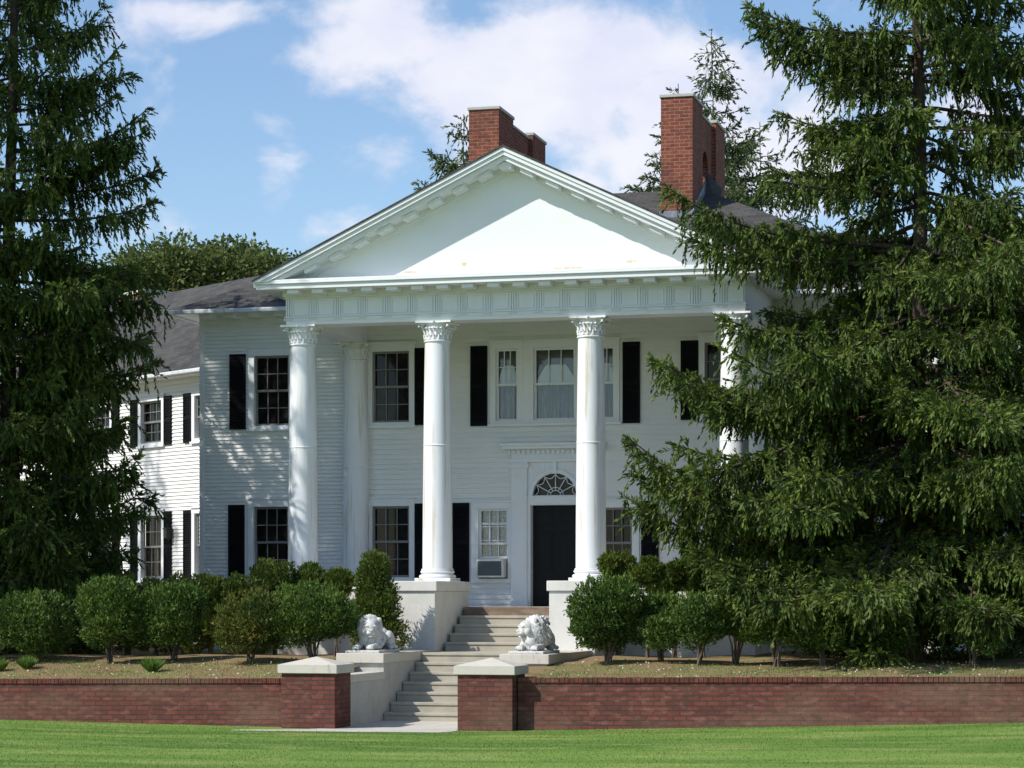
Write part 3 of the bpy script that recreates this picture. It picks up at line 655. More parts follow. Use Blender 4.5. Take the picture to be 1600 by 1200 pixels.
# columns ---------------------------------------------------------------------
def column(cx, cy, plain=False, zbase=PED, a0=0, a1=2*math.pi):
    zs, zt = zbase, ARCH
    def sh(q):
        r0, r1 = .292, .246; pts = []
        z0, z1 = zs+.22, zt-.40
        for i in range(25):
            f = i/24; z = z0+(z1-z0)*f; r_ = r0-(r0-r1)*(f**1.6); pts.append((r_, z))
            if i == 13: pts += [(r_+.001, z+.018), (r_+.009, z+.022), (r_+.009, z+.034), (r_-.001, z+.04)]
        q.lathe([(r0+.025, z0-.001), (r0+.02, z0+.03)] + pts + [(r1+.02, z1+.005), (r1+.025, z1+.02), (r1+.02, z1+.035), (r1, z1+.045)], cx, cy, 48)
    c_ = B('column', M['column'], sh, smooth=True)
    B('column_base', M['column'], lambda q: (q.lathe([(.30,zs+.07),(.345,zs+.072),(.36,zs+.095),(.355,zs+.12),(.335,zs+.135),(.31,zs+.14),(.305,zs+.16),(.325,zs+.17),(.335,zs+.19),(.325,zs+.21),(.30,zs+.22)], cx, cy, 48),), smooth=True, parent=c_)
    B('plinth', M['column'], lambda q: q.box(cx-.36, cx+.36, cy-.36, cy+.36, zs, zs+.07), bevel=.008, parent=c_)
    def cap(q):
        z = zt-.43
        q.lathe([(.246,z),(.247,z+.05),(.250,z+.12),(.262,z+.2),(.275,z+.25),(.285,z+.27),(.275,z+.29),(.262,z+.30),(.27,z+.36),(.30,z+.385)], cx, cy, 40)
        for tier, (z0, h, r0, n, off) in enumerate(((z+.02, .13, .252, 16, 0), (z+.10, .15, .258, 16, .5))):
            for i in range(n):                       # acanthus tips curling out
                a = 2*math.pi*(i+off)/n; ca, sa = math.cos(a), math.sin(a); prev = None
                for k in range(5):
                    f = k/4; rr_ = r0 + .024*f**2.2; w = .040*(1-f*.55); zz = z0 + h*f - .02*(f > .9)
                    L_ = (cx+ca*rr_-sa*w, cy+sa*rr_+ca*w, zz); Rr = (cx+ca*rr_+sa*w, cy+sa*rr_-ca*w, zz); Mi = (cx+ca*(rr_+.018), cy+sa*(rr_+.018), zz)
                    if prev: q.face([prev[0], prev[2], Mi, L_]); q.face([prev[2], prev[1], Rr, Mi])
                    prev = (L_, Rr, Mi)
        for i in range(24):                          # egg and dart ring
            a = 2*math.pi*i/24; x_, y_ = cx+.300*math.cos(a), cy+.300*math.sin(a)
            q.lathe([(.001, z+.245), (.018, z+.255), (.022, z+.27), (.014, z+.29), (.001, z+.297)], x_, y_, 6)
        for s1 in (-1, 1):
            for s2 in (-1, 1):                       # corner volutes
                ox, oy = cx+s1*.255, cy+s2*.255; px, py = s1*.7071, s2*.7071; pts = []
                for k in range(15):
                    t_ = k/14*2.4*math.pi; r_ = .052*(1-k/19)
                    pts.append((ox+px*r_*math.cos(t_-.6), oy+py*r_*math.cos(t_-.6), z+.325+r_*math.sin(t_-.6)))
                q.tube(pts, [.026*(1-k/40) for k in range(15)], 8)
                q.tube([(cx+s1*.12, cy+s2*.12, z+.38), (ox, oy, z+.375)], [.03, .025], 6)
        n = 8                                        # abacus with hollowed sides
        ring = []
        for sd in range(4):
            for k in range(n):
                f = k/n*2-1; d_ = .36 - .055*(1-f*f); x_, y_ = f*.345, -d_
                for _ in range(sd): x_, y_ = -y_, x_
                ring.append((cx+x_, cy+y_))
        i0 = [q.P((*p, zt-.045)) for p in ring]; i1 = [q.P((*p, zt-.002)) for p in ring]; m_ = len(ring)
        q.f.append(i0[::-1]); q.f.append(i1)
        for k in range(m_): q.f.append([i0[k], i0[(k+1)%m_], i1[(k+1)%m_], i1[k]])
        for sd in ((0,-1),(1,0),(0,1),(-1,0)): q.lathe([(.001,zt-.075),(.03,zt-.06),(.036,zt-.03),(.03,zt-.003),(.001,zt-.003)], cx+sd[0]*.31, cy+sd[1]*.31, 10)
    def cap2(q):
        cap(q); q.v = [(a, b_, zt + (c_z - zt)*.84) for a, b_, c_z in q.v]
    B('capital', M['column'], cap2, parent=c_, smooth=False)
    return c_
for i, cu in enumerate(COLS):
    c_ = column(cu, VC)
for cu in (COLS[0]+.02, COLS[3]-.02): column(cu, VW-.17, zbase=FLOOR)

# entablature -------------------------------------------------------------------
FV = 44.22; A0, A1 = COLS[0]-.25, COLS[3]+.25
CT = 6.23                                     # top of the horizontal cornice
def entab(q):
    q.box(A0, A1, FV, FV+.56, ARCH, 5.535); q.box(A0-.012, A1+.012, FV-.012, FV+.56, 5.47, 5.535)
    q.box(A0, A1, FV+.004, FV+.56, 5.535, 5.99)
    for s in (A0, A1-.5): q.box(s, s+.5, FV+.56, VW-.02, ARCH, 6.048)
ent = B('entablature', M['trim'], entab, bevel=.005)
B('taenia', M['trim'], lambda q: q.box(A0-.03, A1+.03, FV-.035, FV+.3, 5.535, 5.560), parent=ent, bevel=.004)
B('bed_moulding', M['trim'], lambda q: (q.box(A0-.03, A1+.03, FV-.03, FV+.3, 5.915, 5.95), q.box(A0-.06, A1+.06, FV-.06, FV+.3, 5.95, 6.05)), parent=ent, bevel=.006)
OH = .46
def cornice(q):
    q.box(A0-OH, A1+OH, FV-OH, FV+.3, 6.05, 6.15); q.box(A0-OH-.04, A1+OH+.04, FV-OH-.04, FV+.3, 6.15, 6.185); q.prism([(A0-OH-.04, 6.185), (A1+OH+.04, 6.185), (A1+OH, CT), (A0-OH, CT)], FV-OH-.03, FV+.1)
    for s0_, s1_ in ((A0-OH, A0+.2), (A1-.2, A1+OH)): q.box(s0_, s1_, FV+.3, VW-.02, 6.05, 6.15)
co = B('cornice', M['trim'], cornice, bevel=.008)
B('cornice_flashing', M['gut'], lambda q: q.box(A0-OH+.1, A1+OH-.1, FV-OH, FV+.05, CT+.001, CT+.012), parent=co)
NB = 18; pitch = (A1-A0)/NB
tri = MB()
for i in range(NB):
    a = A0 + pitch*i
    B('modillion', M['trim'], lambda q: q.box(a+pitch*.30, a+pitch*.30+.235, FV-OH+.07, FV-.058, 5.965, 6.049), bevel=.008)
    p0, p1 = a+.145, a+pitch-.03                      # framed square panel
    z0, z1 = 5.585, 5.885; y0, y1 = FV-.014, FV+.01; w = .018
    tri.box(p0, p1, y0, y1, z1-w, z1); tri.box(p0, p1, y0, y1, z0, z0+w); tri.box(p0, p0+w, y0, y1, z0+w, z1-w); tri.box(p1-w, p1, y0, y1, z0+w, z1-w)
    for k in range(3): tri.box(a+.0+k*.045, a+.028+k*.045, FV-.022, FV+.01, 5.565, 5.912)
    gp = MB(); gp.box(a-.04, a+.155, FV-.030, FV, 5.516, 5.5225)
    for k in range(5): gp.box(a-.035+k*.04, a-.013+k*.04, FV-.032, FV, 5.490, 5.516)
    gp.build('guttae', M['trim'], ent)
tri.build('triglyph_frieze', M['trim'], ent)
B('portico_ceiling', M['trim'], lambda q: q.box(A0+.5, A1-.5, FV+.56, VW-.02, 5.93, 5.99))

# pediment ------------------------------------------------------------------------
PA = 8.60; e_u = A0-OH-.04; slope = (PA - 6.20)/(U0-e_u)
PF = FV-OH-.03                                # front of the raking cornice
def rake(q, k0, k1, y0, y1, clip=None):
    """a chevron layer between vertical offsets k0<k1 below the gable line"""
    for s in (-1, 1):
        def pt(u, k): return (U0+s*u, PA - slope*u - k)
        um = U0-e_u
        lo = CT if clip is None else clip
        def cut(k):   # where the line meets the cornice top
            u_ = (PA-k-lo)/slope; return min(um, u_)
        a, b_ = cut(k0), cut(k1)
        poly = [pt(0, k0), pt(a, k0)] + ([(U0+s*a, max(lo, PA-slope*a-k1))] if a > b_+1e-4 else []) + [pt(b_, k1), pt(0, k1)]
        q.prism(poly if s < 0 else poly[::-1], y0, y1)
VR = VW + 5.0
ped_ = B('tympanum', M['tymp'], lambda q: q.prism([(A0-.1, CT-.02), (A1+.1, CT-.02), (A1+.1, PA-slope*(U0-A0+.1)-.2), (U0, PA-.2), (A0-.1, PA-slope*(U0-A0+.1)-.2)], FV+.02, FV+.14))
ck = B('raking_cornice', M['trim'], lambda q: (rake(q, .0, .07, PF-.05, FV+.2, 6.19), rake(q, .07, .15, PF-.02, FV+.2, 6.19), rake(q, .15, .24, PF+.04, FV+.2, 6.19)), bevel=.008)
B('raking_bed_moulding', M['trim'], lambda q: (rake(q, .24, .33, FV-.05, FV+.2), rake(q, .33, .37, FV-.02, FV+.2)), parent=ck, bevel=.006)
nb = 9
for s in (-1, 1):
    for i in range(nb):
        u_ = .42 + i*.50; ua, ub = u_-.125, u_+.125
        if PA - slope*ub - .33 < CT+.02: continue
        pa = [(U0+s*ua, PA-slope*ua-.242), (U0+s*ub, PA-slope*ub-.242), (U0+s*ub, PA-slope*ub-.325), (U0+s*ua, PA-slope*ua-.325)]
        B('modillion', M['trim'], lambda q: q.prism(pa, PF+.12, FV-.048), bevel=.008)
B('modillion', M['trim'], lambda q: q.prism([(U0-.12, PA-.242-.12*slope), (U0, PA-.242), (U0+.12, PA-.242-.12*slope), (U0+.12, PA-.335-.12*slope), (U0-.12, PA-.335-.12*slope)], PF+.12, FV-.048), bevel=.008)
def proof(q):
    um = U0-e_u+.012
    for s in (-1, 1):
        q.hexa([(U0+s*um, PF-.07, PA-slope*um+.003), (U0, PF-.07, PA+.003), (U0, VR, PA+.003), (U0+s*um, VR-4.6, PA-slope*um+.003),
                (U0+s*um, PF-.07, PA-slope*um+.035), (U0, PF-.07, PA+.035), (U0, VR, PA+.035), (U0+s*um, VR-4.6, PA-slope*um+.035)])
B('portico_roof', M['shingle'], proof)
B('eave_fascia', M['trim'], lambda q: [q.box(*sorted((U0+s*(U0-e_u+.02), U0+s*(U0-e_u-.06))), PF+.05, VW+.3, 6.10, 6.245) for s in (-1, 1)])

# wings -------------------------------------------------------------------------------
def wing(fr, key):
    """a wing folded back 36 degrees from the main block; windows measured on the left one"""
    G = WINGL
    ze = G.z(285, 583) ; zr = G.z(238, 462, -3.6); Ln = 17.0
    OPEN[key] = []
    g0, g1 = G.sx(254), G.sx(222); uz1, uz0 = G.z(238, 627), G.z(238, 692); lz1, lz0 = G.z(238, 806), G.z(238, 903)
    wpitch = G.sx(238) - G.sx(323)
    for i in range(6):
        o = (i-1)*wpitch
        for z0, z1 in ((uz0, uz1), (lz0, lz1)):
            window(fr, g0+o, g1+o, z0, z1, nx=3, nz=2, casing=.13, key=key, top=.12)
            sw = .26*wpitch/2.0
            shutter(fr, g0+o-.13-.33, g0+o-.14, z0-.08, z1+.08); shutter(fr, g1+o+.14, g1+o+.47, z0-.08, z1+.08)
    siding(fr, 0, Ln, -.7, ze-.25, OPEN[key], .088, name='wing_clapboard')
    B('wing_foundation', M['pedestal'], lambda q: q.box(0, Ln, -7, -.02, -1.7, -.7), fr=fr)
    B('wing_frieze_board', M['trim'], lambda q: q.box(-.3, Ln, -.05, .04, ze-.25, ze-.02), fr=fr)
    def wr(q):
        o = .42; k = (zr-ze)/3.6; z_ = ze - .0
        q.face([(-2.5, o, z_), (Ln+.3, o, z_), (Ln+.3, -3.6, zr), (-2.5, -3.6, zr)]); q.face([(-2.5, -7.6, z_), (Ln+.3, -7.6, z_), (Ln+.3, -3.6, zr), (-2.5, -3.6, zr)])
        q.face([(-2.5, o, z_-.03), (Ln+.3, o, z_-.03), (Ln+.3, o, z_), (-2.5, o, z_)])
    B('wing_roof', M['shingle'], wr, fr=fr)
    B('wing_gable', M['clap'], lambda q: q.face([(Ln, 0, -.7), (Ln, -7.2, -.7), (Ln, -7.2, ze), (Ln, -3.6, zr-.05), (Ln, 0, ze)]), fr=fr)
    B('wing_soffit', M['trim'], lambda q: (q.box(-.6, Ln+.2, 0, .40, ze-.13, ze-.04)), fr=fr)
    B('wing_gutter', M['gut'], lambda q: q.box(-1.2, Ln+.3, .40, .52, ze-.10, ze-.01), fr=fr, bevel=.02)
    c0, c1 = G.sx(225, -3.9), G.sx(176, -3.9)
    wc = B('wing_chimney', M['chim'], lambda q: q.box(c0, c1, -4.7, -3.9, zr-.9, zr+.20), fr=fr)
    B('chimney_cap', M['cap'], lambda q: q.box(c0-.05, c1+.05, -4.75, -3.85, zr+.20, zr+.29), fr=fr, parent=wc, bevel=.01)
WINGL = Frame((LWu, 50.94), (-.8114, .5845), (-.5845, -.8114))
WINGR = Frame((RWu, 50.94), (.8114, .5845), (.5845, -.8114))
wing(WINGL, 'wl'); wing(WINGR, 'wr')
# wall lantern between the lower wing shutters
def lantern(fr):
    s = WINGL.sx(269); z = WINGL.z(269, 835)
    B('wall_lantern', M['lamp'], lambda q: (q.box(s-.07, s+.07, .06, .2, z-.10, z+.12), q.box(s-.09, s+.09, .04, .22, z+.12, z+.15), q.box(s-.02, s+.02, .0, .1, z-.16, z-.1)), fr=fr, bevel=.01)
lantern(WINGL)
# canvas awning on the right wing
aw = WINGR.sx(1556); 
B('awning', M['teal'], lambda q: (q.hexa([(aw,.05,2.05),(aw+1.6,.05,2.05),(aw+1.6,1.0,1.75),(aw,1.0,1.75),(aw,.05,2.55),(aw+1.6,.05,2.55),(aw+1.6,1.0,1.98),(aw,1.0,1.98)])), fr=WINGR)

# ------------------------------------------------------------------ air conditioner
p, q_, z0 = acw
ac = empty('air_conditioner', 'white box air conditioner jutting from the sash window left of the door', 'air conditioner', F_(p+.2, .1, z0))
B('housing', M['acbox'], lambda m_: (m_.box(p+.02, q_-.03, -.1, .26, z0+.02, z0+.40), m_.box(p+.0, q_-.0, -.09, .02, z0+.40, z0+.43)), fr=F_, bevel=.012, parent=ac)
B('grille', M['rubber'], lambda m_: (m_.box(p+.05, q_-.08, .26, .266, z0+.06, z0+.36), [m_.box(p+.05, q_-.08, .266, .274, z0+.07+.024*i, z0+.078+.024*i) for i in range(12)]), fr=F_, parent=ac)

# ------------------------------------------------------------------ stone lions
def lion(cx, cy, cz, label, head_turn, head_tilt):
    root = empty('lion_statue', label, 'statue', (cx, cy, cz), 'stone lions guarding the stair')
    import bmesh
    bm = bmesh.new()
    def ell(c, r, rot=None, sub=3):
        Mx = Matrix.Translation(c) @ (rot or Matrix.Identity(4)) @ Matrix.Diagonal((*r, 1))
        bmesh.ops.create_icosphere(bm, subdivisions=sub, radius=1, matrix=Mx)
    def limb(a, b_, r0, r1, n=7):
        a, b_ = Vector(a), Vector(b_)
        for i in range(n): f = i/(n-1); rr_ = r0+(r1-r0)*f; ell(a.lerp(b_, f), (rr_, rr_, rr_), sub=2)
    ell((0,.42,.20), (.175,.42,.175)); ell((0,.75,.21), (.19,.24,.20))
    for s in (-1, 1):
        ell((s*.17,.78,.17), (.10,.22,.17)); limb((s*.22,.88,.07), (s*.25,.55,.05), .06, .045); ell((s*.25,.50,.045), (.055,.085,.045))
        limb((s*.15,.10,.14), (s*.17,-.05,.07), .085, .065); limb((s*.17,-.05,.07), (s*.13,-.33,.06), .062, .052)
        ell((s*.13,-.38,.055), (.075,.085,.05))
        for k in range(4): ell((s*.13+(k-1.5)*.034, -.445, .042), (.019,.035,.032), sub=2)
    ell((0,.02,.24), (.19,.21,.22)); ell((0,-.08,.17), (.13,.13,.15))
    limb((.1,.98,.1), (.3,.75,.05), .03, .025, 8); ell((.31,.68,.05), (.045,.07,.04))
    Hd = Matrix.Translation((0,-.03,.38)) @ Matrix.Rotation(head_turn, 4, 'Z') @ Matrix.Rotation(head_tilt, 4, 'X') @ Matrix.Scale(1.14, 4)
    def h(c, r, sub=3): ell((0,0,0), r, None, sub) if False else bmesh.ops.create_icosphere(bm, subdivisions=sub, radius=1, matrix=Hd @ Matrix.Translation(c) @ Matrix.Diagonal((*r, 1)))
    h((0,.06,0), (.20,.16,.21)); h((0,-.09,.02), (.118,.13,.125)); h((0,-.180,-.035), (.070,.080,.058)); h((0,-.240,-.004), (.038,.03,.024), 2)
    h((0,-.185,-.100), (.046,.060,.024), 2)
    for s in (-1, 1):
        h((s*.038,-.212,-.050), (.036,.040,.028), 2); h((s*.055,-.185,.058), (.038,.03,.018), 2); h((s*.10,-.12,-.03), (.04,.06,.06), 2); h((s*.14,.0,.13), (.04,.03,.045), 2)
    rg = random.Random(int(cx*100))
    for i in range(95):                                  # locks of the mane
        th, ph = rg.uniform(0, 2*math.pi), rg.uniform(-.1, 1)
        x_, z_ = math.cos(th), math.sin(th); y_ = rg.uniform(.015, .21); rr_ = .185*math.sqrt(max(.1, 1-((y_-.06)/.26)**2))
        for k in range(4): h((x_*rr_*(1-.02*k)+rg.uniform(-.008,.008), y_+.018*k, z_*(rr_+.01)-.028*k), (.021-.002*k,.021,.028), 1)
    for i in range(40):
        a = rg.uniform(-1.5, 1.5); zz = rg.uniform(.08, .3); 
        for k in range(3): ell((math.sin(a)*.185, .02-math.cos(a)*.19, zz-.03*k), (.022,.022,.032), sub=1)
    me = bpy.data.meshes.new('lion_body'); bm.to_mesh(me); bm.free(); me.materials.append(M['statue'])
    o = bpy.data.objects.new('lion_body', me); col.objects.link(o); o.parent = root; ORG[o.name] = ORG[root.name]; o.location = (0, 0, .045)
    for v_ in me.vertices:
        if v_.co.y > .1: v_.co.y = .1 + (v_.co.y-.1)*.62
    rm = o.modifiers.new('remesh', 'REMESH'); rm.mode = 'VOXEL'; rm.voxel_size = .0075; rm.use_smooth_shade = True
    sm = o.modifiers.new('smooth', 'SMOOTH'); sm.factor = .5; sm.iterations = 2
    B('statue_base', M['statue'], lambda q: q.box(cx-.31, cx+.31, cy-.49, cy+.72, cz, cz+.05), bevel=.012, parent=root)
lion(-12.97, 39.93, -.93, 'grey stone lion lying with its maned face turned out, on the left ledge', R(22), R(6))
lion(-10.03, 39.93, -.93, 'grey stone lion lying with its head turned to the steps, on the right ledge', R(-50), R(6))

# ------------------------------------------------------------------ vegetation
DN = np.array((0, 0, -1.0))
def nrm(a): return a / np.maximum(np.linalg.norm(a, axis=-1, keepdims=True), 1e-9)
def kites(P, D, L, W, rng, cross=True, hexa=False):
    """leaf-like faces: P base points, D unit directions, L lengths, W half widths"""
    n = len(P); ref = rng.normal(size=(n, 3)); A = nrm(np.cross(D, ref)); L = L[:, None]; W = W[:, None]
    def one(A):
        if not hexa: mid = P + D*L*.45; return np.stack([P, mid + A*W, P + D*L, mid - A*W], axis=1)
        m1 = P + D*L*.38; e = P + D*L
        return np.stack([P - A*W*.5, P + A*W*.5, m1 + A*W, e + A*W*.22, e - A*W*.22, m1 - A*W], axis=1)
    V = one(A)
    if cross: V = np.concatenate([V, one(np.cross(D, A))], axis=0)
    k = V.shape[1]; V = V.reshape(-1, 3); F = np.arange(len(V)).reshape(-1, k)
    return V, F
def bough(rng, start, azm, L, k, W2=.36, dens=1.0, hang=1.0, bare=.18, upf=.36):
    """returns twig origins, directions, lengths and the wood polylines of one branch"""
    hd_ = np.array((math.cos(azm), math.sin(azm), 0)); sd_ = np.array((-hd_[1], hd_[0], 0)); start = np.array(start)
    bend = rng.uniform(-.18, .18)
    def pos(s): s = np.asarray(s)[..., None]; return start + hd_*L*s + sd_*L*bend*s*s + np.array((0,0,1.0))*L*(k[0]*s + k[1]*s**2 + k[2]*s**3)
    S = np.linspace(0, 1, 9); wood = [(pos(S), .010 + .011*L*(1-S)**.8*.9)]
    O, Dd, Ln, T = [], [], [], []
    def hangers(line, t0, t1, length, step, tipf):
        n = max(2, int(length*(t1-t0)/step)); t_ = rng.uniform(t0, t1, n); p = line(t_)
        tg = nrm(line(np.minimum(t_+.03, 1.03)) - line(t_-.03))
        d = DN*(.80*hang+.1) + tg*.42 + rng.normal(size=(n, 3))*.30 + (tipf(t_)[:, None])*(tg*.9 - DN*.55)
        # a share of the twigs grows outward/up and makes the fresh top side
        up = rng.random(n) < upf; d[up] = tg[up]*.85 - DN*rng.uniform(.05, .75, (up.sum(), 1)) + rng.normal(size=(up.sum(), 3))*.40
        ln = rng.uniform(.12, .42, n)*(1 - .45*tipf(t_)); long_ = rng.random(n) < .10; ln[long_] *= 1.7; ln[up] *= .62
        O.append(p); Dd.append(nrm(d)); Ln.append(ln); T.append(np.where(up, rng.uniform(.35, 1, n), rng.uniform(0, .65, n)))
    hangers(pos, bare, 1.0, L, .060/dens, lambda t_: np.clip((t_-.82)/.18, 0, 1))
    nl = int(L/.20)
    for i in range(nl):
        s0 = bare + (1-bare)*(i+rng.random())/nl; sg = 1 if i % 2 else -1
        l2 = (W2*L*(1-s0)**.75 + .16)*rng.uniform(.6, 1.1)*min(1, (s0-bare)*4+.35); a2 = rng.uniform(.75, 1.15)
        p0 = pos(np.array([s0]))[0]; t0 = nrm(pos(np.array([s0+.03]))[0] - pos(np.array([s0-.03]))[0])
        d0 = nrm(t0*math.cos(a2) + sd_*sg*math.sin(a2)); dz = rng.uniform(-.35, -.05)*hang
        def ln_(t_, p0=p0, d0=d0, l2=l2, dz=dz): t_ = np.asarray(t_)[..., None]; return p0 + d0*l2*t_ + np.array((0,0,1.0))*l2*(dz*t_ + .18*t_**2)
        if l2 > .45: wood.append((ln_(np.linspace(0, 1, 4)), .009*np.array([1,.8,.55,.3])*min(1.4, l2)))
        hangers(ln_, .1, 1.0, l2, .070/dens, lambda t_: np.clip((t_-.8)/.2, 0, 1)*.7)
    return np.concatenate(O), np.concatenate(Dd), np.concatenate(Ln), np.concatenate(T), wood
def sprays(rng, O, Dd, Ln, T, fl=.09, fw=.0105, step=.024, cross=False):
    """turn twigs into fans of short needle-covered fingers"""
    n = np.maximum(2, (Ln/step).astype(int)); idx = np.repeat(np.arange(len(O)), n); tot = len(idx)
    off = np.arange(tot) - np.repeat(np.cumsum(n) - n, n); t_ = (off + .6)/n[idx]; sg = np.where(off % 2 == 0, 1.0, -1.0)
    D = Dd[idx]; L = Ln[idx]; side = nrm(np.cross(D, rng.normal(size=(tot, 3))))
    P = O[idx] + D*(L*t_)[:, None] + DN*(.25*L*t_**2)[:, None]
    d = nrm(D*.85 + DN*(.40*t_)[:, None] + side*rng.uniform(.25, .75, (tot, 1)))
    last = off == n[idx]-1; d[last] = nrm(D[last] + DN*.3)
    fl_ = fl*rng.uniform(.7, 1.25, tot)*(1 - .3*t_); fw_ = fw*rng.uniform(.8, 1.25, tot)
    V, F = kites(P, d, fl_, fw_, rng, cross, True)
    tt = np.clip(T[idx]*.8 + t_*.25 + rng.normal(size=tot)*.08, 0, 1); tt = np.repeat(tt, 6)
    if cross: tt = np.concatenate([tt, tt])
    return V, F, tt
def spruce(name, label, base, H, rad, seed, nb, low, kfun, mats=('spruce', 'bark', 'twig'), extra=(), dens=1.0, cat='spruce tree', group=None, trunk_r=.24, cross=False, fl=.105, fw=.0150, step=.023, lean=(0, 0), hang=1.0, gaps=True, step_up=1, thin=None):
    rng = np.random.default_rng(seed); bx, by, bz = base
    root = empty(name, label, cat, base, group or 'spruces round the house front')
    def axis(z): f = (z-bz)/H; return np.array((bx + lean[0]*f + .06*math.sin(z*.5+seed), by + lean[1]*f + .05*math.cos(z*.4), z))
    tr = MB(); zs = [bz-.3] + [bz + H*i/22 for i in range(23)]
    tr.tube([tuple(axis(z)) for z in zs], [trunk_r*1.5] + [max(.012, trunk_r*(1-i/22)**.85*(1.25 if i == 0 else 1)) for i in range(23)], 12)
    O, D, L, T = [], [], [], []; wood = []
    whorls = int(nb/5); ang = rng.uniform(0, 6.28)
    lst = []
    for w in range(whorls):
        f = low + (1-low)*((w+.5)/whorls)**1.05; z = bz + H*f; ang += 2.4
        for b_ in range(5):
            a = ang + b_*2*math.pi/5 + rng.normal()*.28; zz = z + rng.normal()*.16; r_ = rad(zz, a)*rng.uniform(.62, 1.08)
            if gaps and rng.random() < .10: continue
            if thin and rng.random() < thin(zz, a): continue
            if r_ < .12: continue
            lst.append((zz, a, r_, kfun(f, rng)))
    lst += list(extra)
    for zz, a, r_, k in lst:
        o_, d_, l_, t_, w_ = bough(rng, axis(zz), a, r_, k, dens=dens, hang=hang)
        O.append(o_); D.append(d_); L.append(l_); T.append(t_); wood += w_
    O, D, L, T = map(np.concatenate, (O, D, L, T))
    V, F, tt = sprays(rng, O, D, L, T, fl, fw, step, cross)
    for P_, r_ in wood: tr.tube([tuple(p) for p in P_], [float(x) for x in r_], 5, cap=False)
    V0 = np.array(tr.v) ; mesh_obj('trunk', V0, tr.f, M[mats[1]], root, smooth=True, uv=False)
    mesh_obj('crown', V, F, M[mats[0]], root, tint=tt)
    print(label[:30], 'fingers', len(F))
    return root
def at(x, D): a = (x-800)/FPX; return (D*(-st + a*ct), D*(ct + a*st))
def xdir(deg):   # azimuth of a direction given in degrees from image-right, counter-clockwise seen from above
    return TH + R(deg)

# big spruce on the right of the terrace
bu_, bv_ = at(1428, 42.0); TERR = -1.2
def k_mid(f, rng):
    if f > .75: return (rng.uniform(.1, .35), -.35, .25)
    if f > .45: return (rng.uniform(-.05, .18), -.55, rng.uniform(.35, .55))
    return (rng.uniform(-.15, .10), -.70, rng.uniform(.45, .65))
def thin_r(z, a):      # the side towards the portico carries only the separate big boughs; the crown thins out high up
    d = math.degrees((a - TH) % (2*math.pi))
    if 145 < d < 215 and z < 7.5: return .8
    return .15 if z > 8.5 else .0
def rad_r(z, a): return max(.2, min((18.6 - z)*(.34 if math.cos(a-TH) > -.2 or z < 6 else .225), 5.0))*(1.0 if z > 1 else .93)
def PZ(y, D=42.0): return (HOR-y)/FPX*D
ex = []
rg = np.random.default_rng(8)
for y_, deg, Lb, k in [(105,178,2.95,(.05,-.15,.36)), (50,172,3.0,(.0,-.1,.3)), (90,186,2.9,(.05,-.1,.25)), (390,180,4.5,(.12,-.25,.35)), (420,192,4.2,(.1,-.3,.3)), (400,168,4.1,(.2,-.35,.35)),
                       (610,182,4.7,(.05,-.45,.52)), (640,192,4.6,(.0,-.4,.55)), (620,170,4.3,(.05,-.45,.5)), (770,180,5.1,(.10,-.55,.65)), (790,190,5.0,(.05,-.5,.6)), (800,172,4.9,(.1,-.5,.55)),
                       (840,184,5.0,(.05,-.45,.55)), (860,200,4.6,(.0,-.5,.5)), (880,215,4.6,(.0,-.5,.45)), (900,232,4.2,(.0,-.5,.4)), (890,250,4.0,(.0,-.55,.4)), (880,270,4.0,(.0,-.6,.4)), (870,290,4.0,(0,-.65,.4)),
                       (215,182,2.4,(.1,-.2,.3)), (290,188,2.7,(.1,-.3,.3)), (310,205,3.2,(.1,-.3,.25)), (500,178,2.7,(.1,-.35,.3)), (520,205,4.2,(.05,-.4,.35)), (700,206,4.6,(.0,-.45,.45)), (720,228,4.3,(.0,-.5,.42)), (560,228,4.0,(.0,-.5,.4)),
                       (860,310,4.2,(0,-.62,.4)), (840,330,4.2,(0,-.6,.4)), (700,330,4.0,(0,-.5,.4)), (600,300,3.8,(0,-.5,.35))]:
    ex.append((PZ(y_), xdir(deg), Lb, k))
spruce('spruce_tree', 'tall sunlit spruce with drooping boughs overlapping the right end of the portico', (bu_, bv_, TERR), 19.8, rad_r, 11, 250, .08, k_mid, extra=ex, dens=1.75, trunk_r=.19, fl=.115, fw=.0165, lean=(.15, 0), thin=thin_r)
# spruces on the left
lu_, lv_ = at(18, 47.0)
def rad_l(z, a): return max(.2, min((17.4 - z)*.30, 3.1 if z > 5 else 2.7))
def k_up(f, rng):
    if f > .5: return (rng.uniform(-.05, .12), -.15, rng.uniform(.25, .42))
    return (rng.uniform(-.2, .0), -.25, rng.uniform(.3, .5))
exl = [(PZ(235,47), xdir(-5), 2.7, (-.02,-.1,.42)), (PZ(300,47), xdir(2), 2.9, (0,-.1,.3)), (PZ(150,47), xdir(-8), 2.2, (.05,-.1,.45)), (PZ(345,47), xdir(0), 2.95, (.0,-.1,.2)),
       (PZ(420,47), xdir(-10), 3.1, (.0,-.2,.15)), (PZ(560,47), xdir(0), 2.8, (-.0,-.2,.42)), (PZ(600,47), xdir(-20), 2.3, (-.1,-.2,.3)), (PZ(80,47), xdir(0), 1.8, (.1,0,.35)), (PZ(440,47), xdir(6), 3.0, (0,-.3,.15)), (PZ(690,47), xdir(-5), 1.9, (-.1,-.2,.3)), (PZ(500,47), xdir(-12), 3.0, (-.0,-.3,.1))]
spruce('spruce_tree', 'shaded spruce at the left edge standing before the left wing', (lu_, lv_, TERR), 18.8, rad_l, 21, 280, .05, k_up, extra=exl, thin=lambda z, a: .65 if math.sin(a-TH) > .15 and z > 2 else (.25 if z > 7.5 else 0), fl=.115, fw=.017, dens=1.75, trunk_r=.2)
l2u, l2v = at(-110, 46.5)
